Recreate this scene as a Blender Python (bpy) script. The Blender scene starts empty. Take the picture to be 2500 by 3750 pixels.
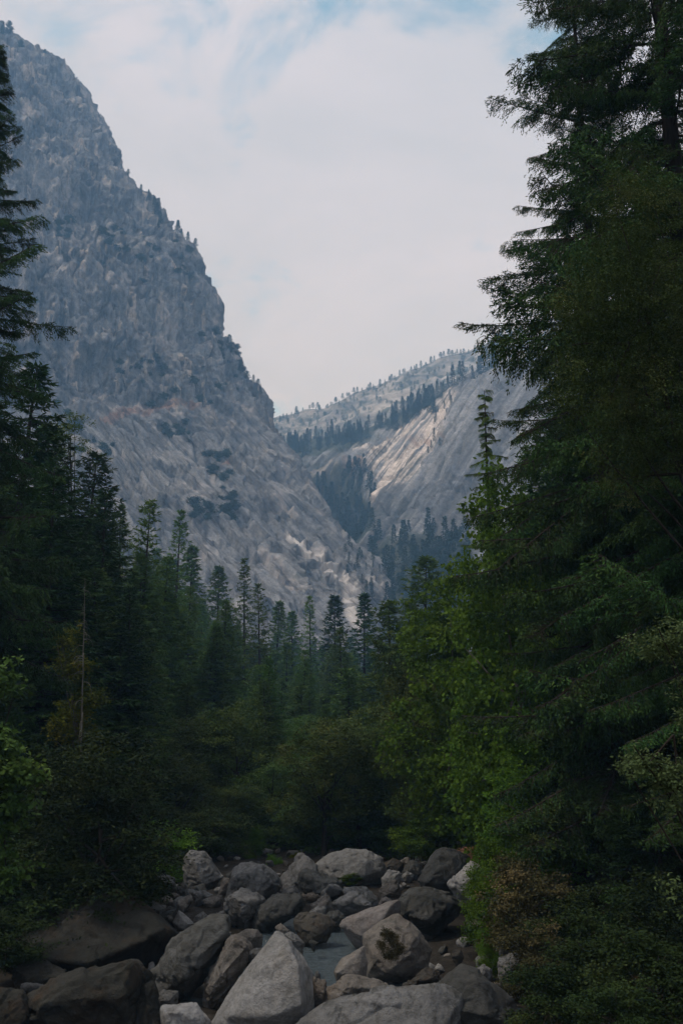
import bpy, math, random
import numpy as np
from mathutils import Vector, Matrix

# ------------------------------------------------------------------ camera
sc = bpy.context.scene
F, PITCH, HC = 3680.0, math.radians(12.6), 8.0        # focal length in photo pixels, tilt up, camera height
cam = bpy.data.cameras.new('camera'); cam_o = bpy.data.objects.new('camera', cam)
sc.collection.objects.link(cam_o)
cam.sensor_fit = 'VERTICAL'; cam.sensor_height = 36.0; cam.lens = F / 3750 * 36.0
cam.clip_start = 0.5; cam.clip_end = 12000
cam_o.location = (0, 0, HC); cam_o.rotation_euler = (math.pi / 2 + PITCH, 0, 0)
sc.camera = cam_o
sc.render.resolution_x, sc.render.resolution_y = 682, 1024
sc.view_settings.view_transform = 'Standard'; sc.view_settings.look = 'None'
sc.view_settings.gamma = 1.0; sc.view_settings.use_curve_mapping = False
sc.view_settings.exposure = 0.36
sc.cycles.use_denoising = True
sc.cycles.max_bounces = 6; sc.cycles.diffuse_bounces = 3; sc.cycles.glossy_bounces = 2
sc.cycles.transmission_bounces = 3; sc.cycles.volume_bounces = 1; sc.cycles.transparent_max_bounces = 8
sc.cycles.sample_clamp_indirect = 4.0

def ray(px, py):
    x = (px - 1250.0) / F; y = (1875.0 - py) / F
    c, s = math.cos(PITCH), math.sin(PITCH)
    return x, c - y * s, s + y * c
def at(px, py, Y):
    """world point on the sight line of a pixel, Y metres ahead of the camera"""
    x, y, z = ray(px, py)
    k = Y / y
    return np.array([x * k, Y, HC + z * k])

# ------------------------------------------------------------------ world and sun
SUN_EL, SUN_AZ = math.radians(58), math.radians(-98)     # azimuth from +Y, clockwise
world = bpy.data.worlds.new('World'); sc.world = world; world.use_nodes = True
W = world.node_tree; W.nodes.clear()
def nd(t, kind, **kw):
    n = t.nodes.new(kind)
    for k, v in kw.items():
        if k == 'inp':
            for i, val in v.items(): n.inputs[i].default_value = val
        else: setattr(n, k, v)
    return n
def lk(t, a, b): t.links.new(a, b)
def build_world():
    t = W
    out = nd(t, 'ShaderNodeOutputWorld'); bg = nd(t, 'ShaderNodeBackground', inp={'Strength': 0.15})
    sky = nd(t, 'ShaderNodeTexSky', sky_type='NISHITA', sun_disc=False, sun_elevation=SUN_EL, sun_rotation=SUN_AZ)
    sky.altitude = 1200; sky.air_density = 1.0; sky.dust_density = 1.2; sky.ozone_density = 1.0
    co = nd(t, 'ShaderNodeTexCoord')
    sep = nd(t, 'ShaderNodeSeparateXYZ'); lk(t, co.outputs['Generated'], sep.inputs[0])
    zc = nd(t, 'ShaderNodeMath', operation='MAXIMUM', inp={1: 0.0}); lk(t, sep.outputs[2], zc.inputs[0])
    za = nd(t, 'ShaderNodeMath', operation='ADD', inp={1: 0.25}); lk(t, zc.outputs[0], za.inputs[0])
    dv = nd(t, 'ShaderNodeVectorMath', operation='DIVIDE'); lk(t, co.outputs['Generated'], dv.inputs[0])
    cb = nd(t, 'ShaderNodeCombineXYZ')
    for i in range(3): lk(t, za.outputs[0], cb.inputs[i])
    lk(t, cb.outputs[0], dv.inputs[1])
    flat = nd(t, 'ShaderNodeVectorMath', operation='MULTIPLY', inp={1: (1, 1, 0)}); lk(t, dv.outputs[0], flat.inputs[0])
    n1 = nd(t, 'ShaderNodeTexNoise', inp={'Scale': 5.5, 'Detail': 9.0, 'Roughness': 0.6, 'Distortion': 0.5}); off = nd(t, 'ShaderNodeVectorMath', operation='ADD', inp={1: (0.63, 0.21, 0.4)}); lk(t, flat.outputs[0], off.inputs[0]); lk(t, off.outputs[0], n1.inputs['Vector'])
    # openings in the cloud sheet: two holes above the valley, the noise gives their edges and the rest
    con = nd(t, 'ShaderNodeMath', operation='MULTIPLY_ADD', inp={1: 1.7, 2: -0.35}); lk(t, n1.outputs['Fac'], con.inputs[0])
    acc = con.outputs[0]
    for (px, py, w, a) in ((890, 150, 0.05, 0.20), (620, 50, 0.09, 0.14), (1640, 80, 0.07, 0.30), (1780, 20, 0.07, 0.16), (860, 455, 0.03, 0.06), (30, 60, 0.06, 0.12), (1480, 20, 0.05, 0.12), (1500, 480, 0.075, -0.22), (1000, 260, 0.04, -0.08)):
        d = Vector(ray(px, py)).normalized()
        dot = nd(t, 'ShaderNodeVectorMath', operation='DISTANCE', inp={1: tuple(d)}); lk(t, co.outputs['Generated'], dot.inputs[0])
        mr = nd(t, 'ShaderNodeMapRange', interpolation_type='SMOOTHSTEP', inp={1: 0.0, 2: w * 2, 3: a, 4: 0.0}); lk(t, dot.outputs['Value'], mr.inputs[0])
        ad = nd(t, 'ShaderNodeMath', operation='ADD'); lk(t, acc, ad.inputs[0]); lk(t, mr.outputs[0], ad.inputs[1])
        acc = ad.outputs[0]
    hole = nd(t, 'ShaderNodeMapRange', interpolation_type='SMOOTHSTEP', inp={1: 0.60, 2: 0.98, 3: 0.0, 4: 0.85}); lk(t, acc, hole.inputs[0])
    n2 = nd(t, 'ShaderNodeTexNoise', inp={'Scale': 2.2, 'Detail': 9.0, 'Roughness': 0.58, 'Distortion': 0.4}); lk(t, flat.outputs[0], n2.inputs['Vector'])
    cl = nd(t, 'ShaderNodeValToRGB'); lk(t, n2.outputs['Fac'], cl.inputs[0])
    cl.color_ramp.elements[0].position = 0.3; cl.color_ramp.elements[0].color = (0.44, 0.485, 0.575, 1)
    cl.color_ramp.elements[1].position = 0.7; cl.color_ramp.elements[1].color = (0.60, 0.598, 0.695, 1)
    sc10 = nd(t, 'ShaderNodeVectorMath', operation='SCALE', inp={'Scale': 6.55}); lk(t, cl.outputs[0], sc10.inputs[0])
    mx = nd(t, 'ShaderNodeMix', data_type='RGBA'); lk(t, hole.outputs[0], mx.inputs[0])
    tint = nd(t, 'ShaderNodeVectorMath', operation='MULTIPLY', inp={1: (0.95, 1.35, 1.15)}); lk(t, sky.outputs[0], tint.inputs[0])
    lk(t, sc10.outputs[0], mx.inputs[6]); lk(t, tint.outputs[0], mx.inputs[7])
    lk(t, mx.outputs[2], bg.inputs[0]); lk(t, bg.outputs[0], out.inputs[0])
build_world()
sun = bpy.data.lights.new('sun', 'SUN'); sun.energy = 1.5; sun.angle = math.radians(10); sun.color = (1.0, 0.97, 0.93)
sun_o = bpy.data.objects.new('sun', sun); sc.collection.objects.link(sun_o)
sd = Vector((math.sin(SUN_AZ) * math.cos(SUN_EL), math.cos(SUN_AZ) * math.cos(SUN_EL), math.sin(SUN_EL)))
sun_o.rotation_euler = sd.to_track_quat('Z', 'Y').to_euler(); sun_o.location = (0, 0, 300)

# ------------------------------------------------------------------ noise in numpy
_r = np.random.default_rng(7)
_perm = _r.permutation(256); _perm = np.concatenate([_perm, _perm])
_g = _r.normal(size=(256, 3)); _g /= np.linalg.norm(_g, axis=1)[:, None]
def perlin(P):
    P = np.asarray(P, float); I = np.floor(P).astype(int); f = P - I; I &= 255
    u = f * f * f * (f * (f * 6 - 15) + 10)
    res = 0
    for dx in (0, 1):
        wx = u[:, 0] if dx else 1 - u[:, 0]
        for dy in (0, 1):
            wy = wx * (u[:, 1] if dy else 1 - u[:, 1])
            for dz in (0, 1):
                w = wy * (u[:, 2] if dz else 1 - u[:, 2])
                h = _perm[(_perm[(_perm[(I[:, 0] + dx) & 255] + I[:, 1] + dy) & 255] + I[:, 2] + dz) & 255]
                g = _g[h]
                res = res + w * (g[:, 0] * (f[:, 0] - dx) + g[:, 1] * (f[:, 1] - dy) + g[:, 2] * (f[:, 2] - dz))
    return res * 1.5
def fbm(P, oct=4, lac=2.03, gain=0.5):
    a, s, r = 1.0, np.asarray(P, float), 0
    for i in range(oct):
        r = r + a * perlin(s + 13.7 * i); a *= gain; s = s * lac
    return r
def ridged(P, oct=4, gain=0.5):
    a, s, r = 1.0, np.asarray(P, float), 0
    for i in range(oct):
        r = r + a * (1 - 2 * np.abs(perlin(s + 7.3 * i))); a *= gain; s = s * 2.1
    return r
def worley(P):
    """distance to nearest and second nearest feature point, and a random value of the nearest cell"""
    P = np.asarray(P, float); I = np.floor(P).astype(int)
    d1 = np.full(len(P), 9.0); d2 = d1.copy(); cid = np.zeros(len(P))
    for dx in (-1, 0, 1):
        for dy in (-1, 0, 1):
            for dz in (-1, 0, 1):
                C = I + (dx, dy, dz)
                h = _perm[(_perm[(_perm[C[:, 0] & 255] + C[:, 1]) & 255] + C[:, 2]) & 255]
                p = C + 0.5 + 0.45 * _g[h]
                d = np.linalg.norm(P - p, axis=1)
                m = d < d1
                d2 = np.where(m, d1, np.minimum(d2, d)); cid = np.where(m, h / 255.0, cid); d1 = np.where(m, d, d1)
    return d1, d2, cid
def sstep(a, b, x):
    t = np.clip((x - a) / (b - a), 0, 1); return t * t * (3 - 2 * t)

# ------------------------------------------------------------------ materials
def new_mat(name):
    m = bpy.data.materials.new(name); m.use_nodes = True
    t = m.node_tree; t.nodes.clear()
    out = nd(t, 'ShaderNodeOutputMaterial')
    return m, t, out
def noise(t, vec, scale, detail=5.0, rough=0.55, dist=0.0):
    n = nd(t, 'ShaderNodeTexNoise', inp={'Scale': scale, 'Detail': detail, 'Roughness': rough, 'Distortion': dist})
    lk(t, vec, n.inputs['Vector']); return n.outputs['Fac']
def ramp(t, fac, stops):
    r = nd(t, 'ShaderNodeValToRGB'); lk(t, fac, r.inputs[0])
    e = r.color_ramp.elements
    while len(e) < len(stops): e.new(0.5)
    for el, (p, c) in zip(e, stops):
        el.position = p; el.color = (c, c, c, 1) if isinstance(c, (int, float)) else (*c, 1)
    return r.outputs[0]
def mix(t, fac, a, b, mode='MIX'):
    m = nd(t, 'ShaderNodeMix', data_type='RGBA', blend_type=mode)
    for s, v in ((0, fac), (6, a), (7, b)):
        if hasattr(v, 'is_linked'): lk(t, v, m.inputs[s])
        else: m.inputs[s].default_value = v if isinstance(v, float) or s == 0 else (*v, 1)
    return m.outputs[2]
def bump(t, h, strength, dist, prev=None):
    b = nd(t, 'ShaderNodeBump', inp={'Strength': strength, 'Distance': dist}); lk(t, h, b.inputs['Height'])
    if prev is not None: lk(t, prev, b.inputs['Normal'])
    return b.outputs[0]
def pbsdf(t, out, col, rough=0.85, nrm=None, spec=0.25):
    b = nd(t, 'ShaderNodeBsdfPrincipled', inp={'Roughness': rough, 'Specular IOR Level': spec})
    if hasattr(col, 'is_linked'): lk(t, col, b.inputs['Base Color'])
    else: b.inputs['Base Color'].default_value = (*col, 1)
    if nrm is not None: lk(t, nrm, b.inputs['Normal'])
    lk(t, b.outputs[0], out.inputs[0]); return b
def pos(t): return nd(t, 'ShaderNodeNewGeometry').outputs['Position']
def scaled(t, v, s):
    n = nd(t, 'ShaderNodeVectorMath', operation='MULTIPLY', inp={1: s}); lk(t, v, n.inputs[0]); return n.outputs[0]

def granite(name, c0, c1, stain, stain_amt, lichen):
    m, t, out = new_mat(name); p = pos(t)
    info = nd(t, 'ShaderNodeObjectInfo')
    base = ramp(t, noise(t, p, 0.55, 7, 0.62, 0.4), [(0.30, c0), (0.68, c1)])
    st = ramp(t, noise(t, p, 0.9, 5, 0.6, 0.8), [(0.50, 0.0), (0.72, stain_amt)])
    base = mix(t, st, base, stain)
    li = ramp(t, noise(t, p, 1.7, 8, 0.7, 0.5), [(0.50, 0.0), (0.66, lichen)])
    base = mix(t, li, base, (0.045, 0.045, 0.036))
    sp = ramp(t, noise(t, p, 4.5, 8, 0.75), [(0.30, 0.6), (0.5, 1.0), (0.70, 1.25)])
    base = mix(t, 1.0, base, sp, 'MULTIPLY')
    vr = nd(t, 'ShaderNodeMapRange', inp={3: 0.78, 4: 1.15}); lk(t, info.outputs['Random'], vr.inputs[0])
    vc = nd(t, 'ShaderNodeCombineXYZ')
    for i in range(3): lk(t, vr.outputs[0], vc.inputs[i])
    base = mix(t, 1.0, base, vc.outputs[0], 'MULTIPLY')
    n = bump(t, noise(t, p, 3.0, 9, 0.7), 1.0, 0.22)
    n = bump(t, noise(t, p, 22, 4, 0.6), 0.8, 0.03, n)
    pbsdf(t, out, base, 0.85, n); return m
GR = {
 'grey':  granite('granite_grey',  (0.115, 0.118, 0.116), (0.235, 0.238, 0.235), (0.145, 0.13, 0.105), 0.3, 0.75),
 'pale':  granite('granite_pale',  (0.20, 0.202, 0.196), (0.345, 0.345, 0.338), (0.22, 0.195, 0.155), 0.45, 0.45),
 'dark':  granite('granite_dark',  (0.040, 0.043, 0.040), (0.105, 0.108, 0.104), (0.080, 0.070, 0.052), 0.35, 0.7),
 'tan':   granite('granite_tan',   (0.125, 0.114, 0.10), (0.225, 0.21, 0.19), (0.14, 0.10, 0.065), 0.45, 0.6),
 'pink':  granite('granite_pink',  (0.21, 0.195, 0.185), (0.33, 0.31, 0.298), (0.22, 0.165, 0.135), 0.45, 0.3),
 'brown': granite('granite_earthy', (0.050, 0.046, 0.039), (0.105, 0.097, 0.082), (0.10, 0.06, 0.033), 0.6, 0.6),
 'deep_shade': granite('granite_deep_shade', (0.014, 0.016, 0.013), (0.040, 0.040, 0.034), (0.060, 0.036, 0.017), 0.7, 0.6),  # deep shade of the left bank put into the rock colour
}
def cliff_mat():
    m, t, out = new_mat('cliff_granite'); p = pos(t)
    base = ramp(t, noise(t, p, 0.012, 8, 0.6, 0.3), [(0.3, (0.125, 0.136, 0.155)), (0.7, (0.265, 0.272, 0.285))])
    up = nd(t, 'ShaderNodeAttribute', attribute_name='upper'); sca = nd(t, 'ShaderNodeAttribute', attribute_name='scar')
    veg = nd(t, 'ShaderNodeAttribute', attribute_name='rust')
    # vertical water streaks on the steep upper face
    sv = scaled(t, p, (0.075, 0.075, 0.006))
    d = ramp(t, noise(t, sv, 1.0, 6, 0.62, 0.2), [(0.42, 0.0), (0.58, 0.9)])
    dm = nd(t, 'ShaderNodeMath', operation='MULTIPLY'); lk(t, d, dm.inputs[0]); lk(t, up.outputs['Fac'], dm.inputs[1])
    base = mix(t, dm.outputs[0], base, (0.062, 0.068, 0.080))
    sv2 = scaled(t, p, (0.075, 0.075, 0.011))
    l = ramp(t, noise(t, sv2, 1.0, 4, 0.6, 0.3), [(0.57, 0.0), (0.66, 0.9)])
    lm = nd(t, 'ShaderNodeMath', operation='MULTIPLY'); lk(t, l, lm.inputs[0]); lk(t, up.outputs['Fac'], lm.inputs[1])
    base = mix(t, lm.outputs[0], base, (0.46, 0.40, 0.34))
    # diagonal streaks on the slabs
    mp = nd(t, 'ShaderNodeMapping'); lk(t, p, mp.inputs[0]); mp.inputs['Rotation'].default_value = (0, math.radians(-48), 0)
    sv3 = scaled(t, mp.outputs[0], (0.007, 0.03, 0.12))
    dg = ramp(t, noise(t, sv3, 1.0, 6, 0.62, 0.3), [(0.36, (0.72, 0.72, 0.73)), (0.5, (1.0, 1.0, 1.0)), (0.66, (1.4, 1.4, 1.39))])
    inv = nd(t, 'ShaderNodeMath', operation='SUBTRACT', inp={0: 1.0}); lk(t, up.outputs['Fac'], inv.inputs[1])
    base = mix(t, inv.outputs[0], base, mix(t, 1.0, base, dg, 'MULTIPLY'))
    # rust coloured dry brush on the bench, white fresh rock below
    base = mix(t, veg.outputs['Fac'], base, (0.30, 0.15, 0.09))
    gv = ramp(t, noise(t, p, 0.05, 7, 0.7, 0.4), [(0.60, 0.0), (0.66, 0.6)])
    base = mix(t, gv, base, (0.05, 0.062, 0.05))
    base = mix(t, 1.0, base, ramp(t, noise(t, p, 0.35, 7, 0.75), [(0.33, 0.62), (0.5, 1.0), (0.67, 1.38)]), 'MULTIPLY')
    jl = ramp(t, noise(t, scaled(t, mp.outputs[0], (0.012, 0.05, 0.36)), 1.0, 5, 0.6, 0.2), [(0.36, 0.55), (0.44, 1.0)])
    base = mix(t, inv.outputs[0], base, mix(t, 1.0, base, jl, 'MULTIPLY'))
    jv = ramp(t, noise(t, scaled(t, p, (0.30, 0.30, 0.022)), 1.0, 5, 0.6, 0.2), [(0.36, 0.5), (0.47, 1.0)])
    base = mix(t, up.outputs['Fac'], base, mix(t, 1.0, base, jv, 'MULTIPLY'))
    base = mix(t, sca.outputs['Fac'], base, mix(t, 1.0, jl, (0.74, 0.71, 0.69), 'MULTIPLY'))
    n = bump(t, noise(t, p, 0.3, 9, 0.75), 1.0, 2.0)
    n = bump(t, noise(t, sv3, 1.6, 7, 0.65), 0.9, 4.0, n)
    pbsdf(t, out, base, 0.9, n, 0.1); return m
def slope_mat():
    m, t, out = new_mat('slope_granite'); p = pos(t)
    base = ramp(t, noise(t, p, 0.008, 7, 0.6, 0.3), [(0.3, (0.125, 0.135, 0.152)), (0.7, (0.255, 0.26, 0.272))])
    sca = nd(t, 'ShaderNodeAttribute', attribute_name='scar'); rus = nd(t, 'ShaderNodeAttribute', attribute_name='rust')
    fl = nd(t, 'ShaderNodeAttribute', attribute_name='soil')
    mp = nd(t, 'ShaderNodeMapping'); lk(t, p, mp.inputs[0]); mp.inputs['Rotation'].default_value = (0, math.radians(-32), 0)
    sv3 = scaled(t, mp.outputs[0], (0.09, 0.004, 0.004))
    st = noise(t, sv3, 1.0, 5, 0.6, 0.25)
    base = mix(t, 1.0, base, ramp(t, st, [(0.34, 0.5), (0.5, 1.0), (0.62, 1.7)]), 'MULTIPLY')
    wm = nd(t, 'ShaderNodeMath', operation='MULTIPLY'); lk(t, ramp(t, noise(t, sv3, 2.2, 5, 0.6, 0.3), [(0.44, 0.0), (0.54, 1.0)]), wm.inputs[0]); lk(t, sca.outputs['Fac'], wm.inputs[1])
    base = mix(t, wm.outputs[0], base, (0.75, 0.68, 0.63))
    base = mix(t, rus.outputs['Fac'], base, (0.32, 0.20, 0.14))
    base = mix(t, fl.outputs['Fac'], base, (0.05, 0.062, 0.042))
    base = mix(t, 1.0, base, ramp(t, noise(t, p, 0.22, 7, 0.75), [(0.33, 0.62), (0.5, 1.0), (0.67, 1.4)]), 'MULTIPLY')
    n = bump(t, noise(t, p, 0.2, 9, 0.75), 1.0, 3.0)
    pbsdf(t, out, base, 0.9, n, 0.1); return m
def ridge_mat():
    m, t, out = new_mat('ridge_granite'); p = pos(t)
    base = ramp(t, noise(t, scaled(t, p, (1, 1, 3)), 0.01, 8, 0.65, 0.4), [(0.36, (0.12, 0.12, 0.12)), (0.55, (0.36, 0.34, 0.32)), (0.72, (0.56, 0.53, 0.5))])
    gv = ramp(t, noise(t, p, 0.03, 7, 0.7, 0.4), [(0.50, 0.0), (0.60, 0.85)])
    base = mix(t, gv, base, (0.05, 0.06, 0.045))
    n = bump(t, noise(t, p, 0.06, 8, 0.65), 0.8, 6.0)
    pbsdf(t, out, base, 0.9, n, 0.1); return m
def ground_mat():
    m, t, out = new_mat('forest_soil'); p = pos(t)
    base = ramp(t, noise(t, p, 0.8, 8, 0.65, 0.3), [(0.3, (0.010, 0.009, 0.006)), (0.55, (0.022, 0.018, 0.011)), (0.75, (0.05, 0.037, 0.022))])
    n = bump(t, noise(t, p, 4, 8, 0.7), 0.9, 0.15)
    pbsdf(t, out, base, 0.95, n, 0.1); return m
def bed_mat():
    m, t, out = new_mat('river_bed'); p = pos(t)
    base = ramp(t, noise(t, p, 2.2, 8, 0.7, 0.3), [(0.3, (0.014, 0.012, 0.009)), (0.55, (0.034, 0.029, 0.022)), (0.75, (0.08, 0.072, 0.06))])
    pbsdf(t, out, base, 0.9, bump(t, noise(t, p, 5, 8, 0.7), 1.0, 0.2), 0.2); return m
def leaf_mat(name, cols, trans=0.25, rough=0.6):
    m, t, out = new_mat(name); p = pos(t)
    info = nd(t, 'ShaderNodeObjectInfo')
    a = ramp(t, noise(t, p, 0.5, 4, 0.6), [(0.3, cols[0]), (0.55, cols[1]), (0.75, cols[2])])
    f = ramp(t, noise(t, p, 6.0, 2, 0.6), [(0.3, 0.65), (0.7, 1.35)])
    a = mix(t, 1.0, a, f, 'MULTIPLY')
    vr = nd(t, 'ShaderNodeMapRange', inp={3: 0.70, 4: 1.25}); lk(t, info.outputs['Random'], vr.inputs[0])
    hs = nd(t, 'ShaderNodeHueSaturation'); lk(t, a, hs.inputs['Color']); lk(t, vr.outputs[0], hs.inputs['Value'])
    hr = nd(t, 'ShaderNodeMapRange', inp={3: 0.485, 4: 0.515}); lk(t, info.outputs['Random'], hr.inputs[0]); lk(t, hr.outputs[0], hs.inputs['Hue'])
    d = nd(t, 'ShaderNodeBsdfPrincipled', inp={'Roughness': rough, 'Specular IOR Level': 0.06}); lk(t, hs.outputs[0], d.inputs['Base Color'])
    tr = nd(t, 'ShaderNodeBsdfTranslucent'); lk(t, hs.outputs[0], tr.inputs[0])
    ms = nd(t, 'ShaderNodeMixShader', inp={0: trans}); lk(t, d.outputs[0], ms.inputs[1]); lk(t, tr.outputs[0], ms.inputs[2])
    lk(t, ms.outputs[0], out.inputs[0]); return m
LF = {
 'fir':    leaf_mat('fir_needles',   [(0.0194, 0.0475, 0.014), (0.0389, 0.0821, 0.0216), (0.081, 0.1242, 0.0302)], 0.15),
 'fir2':   leaf_mat('fir_needles_olive', [(0.0512, 0.1005, 0.0256), (0.0963, 0.1681, 0.039), (0.164, 0.2152, 0.0492)], 0.28),
 'cedar':  leaf_mat('cedar_needles', [(0.0432, 0.108, 0.0168), (0.072, 0.168, 0.024), (0.114, 0.216, 0.0312)], 0.25),
 'maple':  leaf_mat('maple_leaves',  [(0.0413, 0.0877, 0.0114), (0.0877, 0.16, 0.0165), (0.1651, 0.2425, 0.0289)], 0.36),
 'yellow': leaf_mat('yellowing_leaves', [(0.065, 0.10, 0.012), (0.14, 0.175, 0.018), (0.30, 0.26, 0.02)], 0.35),
 'oak':    leaf_mat('oak_leaves',    [(0.0309, 0.0665, 0.0155), (0.0712, 0.1235, 0.0273), (0.1544, 0.2079, 0.0475)], 0.25),
 'olive':  leaf_mat('brown_oak_leaves', [(0.0333, 0.0594, 0.0142), (0.0736, 0.1045, 0.0238), (0.1662, 0.1841, 0.0427)], 0.22),
 'shade':  leaf_mat('shaded_oak_leaves', [(0.013, 0.026, 0.008), (0.026, 0.046, 0.013), (0.062, 0.082, 0.024)], 0.15),  # darker copy of the oak green, understorey shade put into the colour
 'willow': leaf_mat('small_olive_leaves', [(0.024, 0.046, 0.012), (0.055, 0.088, 0.022), (0.18, 0.20, 0.075)], 0.22),  # lightest tone paints glints of light onto the leaves
 'grey':   leaf_mat('grey_green_leaves', [(0.050, 0.078, 0.028), (0.088, 0.125, 0.048), (0.16, 0.195, 0.09)], 0.25),
 'brown':  leaf_mat('dry_brown_leaves', [(0.032, 0.034, 0.014), (0.066, 0.062, 0.026), (0.20, 0.15, 0.068)], 0.2),
 'far':    leaf_mat('far_needles',   [(0.014, 0.030, 0.017), (0.026, 0.050, 0.024), (0.044, 0.068, 0.028)], 0.1),
}
def plain(name, c0, c1, scale, rough=0.9, stretch=(1, 1, 0.2)):
    m, t, out = new_mat(name); p = pos(t)
    nz = noise(t, scaled(t, p, stretch), scale, 6, 0.65)
    pbsdf(t, out, ramp(t, nz, [(0.3, c0), (0.7, c1)]), rough, bump(t, nz, 0.8, 0.05), 0.15); return m
BARK = plain('dark_bark', (0.014, 0.012, 0.009), (0.045, 0.037, 0.029), 6)
GBARK = plain('grey_bark', (0.07, 0.062, 0.05), (0.16, 0.145, 0.12), 6)
DEAD = plain('bleached_wood', (0.12, 0.112, 0.095), (0.25, 0.235, 0.205), 9)
DRIFT = plain('driftwood', (0.08, 0.065, 0.05), (0.26, 0.23, 0.19), 3, stretch=(0.3, 3, 3))
LITTER = plain('red_needle_litter', (0.13, 0.055, 0.03), (0.34, 0.18, 0.11), 8, stretch=(1, 1, 1))
WHITE = plain('white_quartz', (0.55, 0.55, 0.55), (0.75, 0.75, 0.76), 3, stretch=(1, 1, 1))
CLIFF, SLOPE, RIDGE, SOIL, BED = cliff_mat(), slope_mat(), ridge_mat(), ground_mat(), bed_mat()
def water_mat():
    m, t, out = new_mat('pool_water'); p = pos(t)
    w = noise(t, scaled(t, p, (1.2, 5.0, 1)), 2.0, 3, 0.5, 0.4)
    n = bump(t, w, 1.0, 0.3)
    b = pbsdf(t, out, (0.085, 0.115, 0.13), 0.06, n, 0.5); b.inputs['IOR'].default_value = 1.33
    return m
WATER = water_mat()

# ------------------------------------------------------------------ mesh helpers
COL = sc.collection
def mesh_obj(name, verts, faces, mat, parent=None, loc=None, smooth=True, mats=None, mat_idx=None):
    """faces: (n,k) array or list of such arrays; ONE mesh object"""
    V = np.asarray(verts, float)
    if loc is not None: V = V - np.asarray(loc)
    fl = faces if isinstance(faces, list) else [faces]
    me = bpy.data.meshes.new(name)
    me.vertices.add(len(V)); me.vertices.foreach_set('co', V.ravel())
    li = np.concatenate([f.ravel() for f in fl]); tot = np.concatenate([np.full(len(f), f.shape[1]) for f in fl])
    me.loops.add(len(li)); me.loops.foreach_set('vertex_index', li.astype(np.int32))
    me.polygons.add(len(tot)); st = np.concatenate([[0], np.cumsum(tot)[:-1]])
    me.polygons.foreach_set('loop_start', st.astype(np.int32))
    me.polygons.foreach_set('loop_total', tot.astype(np.int32))
    for mm in (mats or [mat]): me.materials.append(mm)
    if mat_idx is not None: me.polygons.foreach_set('material_index', mat_idx.astype(np.int32))
    me.polygons.foreach_set('use_smooth', np.full(len(tot), smooth))
    me.update(calc_edges=True); me.validate()
    o = bpy.data.objects.new(name, me); COL.objects.link(o)
    if parent is not None: o.parent = parent
    if loc is not None: o.location = loc
    return o
def tag(o, label=None, cat=None, group=None, kind=None):
    for k, v in (('label', label), ('category', cat), ('group', group), ('kind', kind)):
        if v: o[k] = v
    return o
def attr(o, name, vals):
    a = o.data.attributes.new(name, 'FLOAT', 'POINT'); a.data.foreach_set('value', np.asarray(vals, np.float32))
def grid_faces(nu, nv):
    i = np.arange(nu * nv).reshape(nv, nu)
    return np.stack([i[:-1, :-1], i[:-1, 1:], i[1:, 1:], i[1:, :-1]], -1).reshape(-1, 4)
def grid_normals(P, nu, nv):
    G = P.reshape(nv, nu, 3)
    n = np.cross(np.gradient(G, axis=1), np.gradient(G, axis=0)).reshape(-1, 3)
    return n / (np.linalg.norm(n, axis=1)[:, None] + 1e-9)
class Geo:
    def __init__(s): s.v, s.q, s.t, s.n = [], [], [], 0
    def add(s, V, Q=None, T=None):
        if Q is not None and len(Q): s.q.append(np.asarray(Q) + s.n)
        if T is not None and len(T): s.t.append(np.asarray(T) + s.n)
        s.v.append(np.asarray(V, float)); s.n += len(V)
    def tube(s, pts, rad, k=6):
        pts = np.asarray(pts, float); rad = np.broadcast_to(rad, len(pts))
        tg = np.gradient(pts, axis=0); tg /= np.linalg.norm(tg, axis=1)[:, None] + 1e-9
        ref = np.array([0.31, 0.95, 0.1]); a = np.cross(tg, ref); bad = np.linalg.norm(a, axis=1) < 0.05
        a[bad] = np.cross(tg[bad], [1, 0, 0]); a /= np.linalg.norm(a, axis=1)[:, None]; b = np.cross(tg, a)
        th = np.arange(k) * 2 * math.pi / k
        V = pts[:, None] + rad[:, None, None] * (np.cos(th)[None, :, None] * a[:, None] + np.sin(th)[None, :, None] * b[:, None])
        n = len(pts); i = np.arange(n * k).reshape(n, k); j = np.roll(i, -1, 1)
        s.add(V.reshape(-1, 3), np.stack([i[:-1], j[:-1], j[1:], i[1:]], -1).reshape(-1, 4))
    def blades(s, c, ax, nr, L, Wd):
        """leaf-shaped diamonds: base c, direction ax, roughly facing nr"""
        c = np.asarray(c); ax = ax / (np.linalg.norm(ax, axis=1)[:, None] + 1e-9)
        sd = np.cross(ax, nr); sd /= np.linalg.norm(sd, axis=1)[:, None] + 1e-9
        L = np.broadcast_to(L, len(c))[:, None]; Wd = np.broadcast_to(Wd, len(c))[:, None]
        V = np.stack([c, c + ax * L * 0.45 + sd * Wd * 0.5, c + ax * L, c + ax * L * 0.45 - sd * Wd * 0.5], 1).reshape(-1, 3)
        s.add(V, np.arange(len(V)).reshape(-1, 4))
    def build(s, name, mat, parent=None, loc=None, smooth=True):
        fs = []
        if s.q: fs.append(np.concatenate(s.q))
        if s.t: fs.append(np.concatenate(s.t))
        return mesh_obj(name, np.concatenate(s.v), fs, mat, parent, loc, smooth)
def empty(name, loc):
    e = bpy.data.objects.new(name, None); COL.objects.link(e); e.location = loc; e.empty_display_size = 0.5; return e

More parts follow.
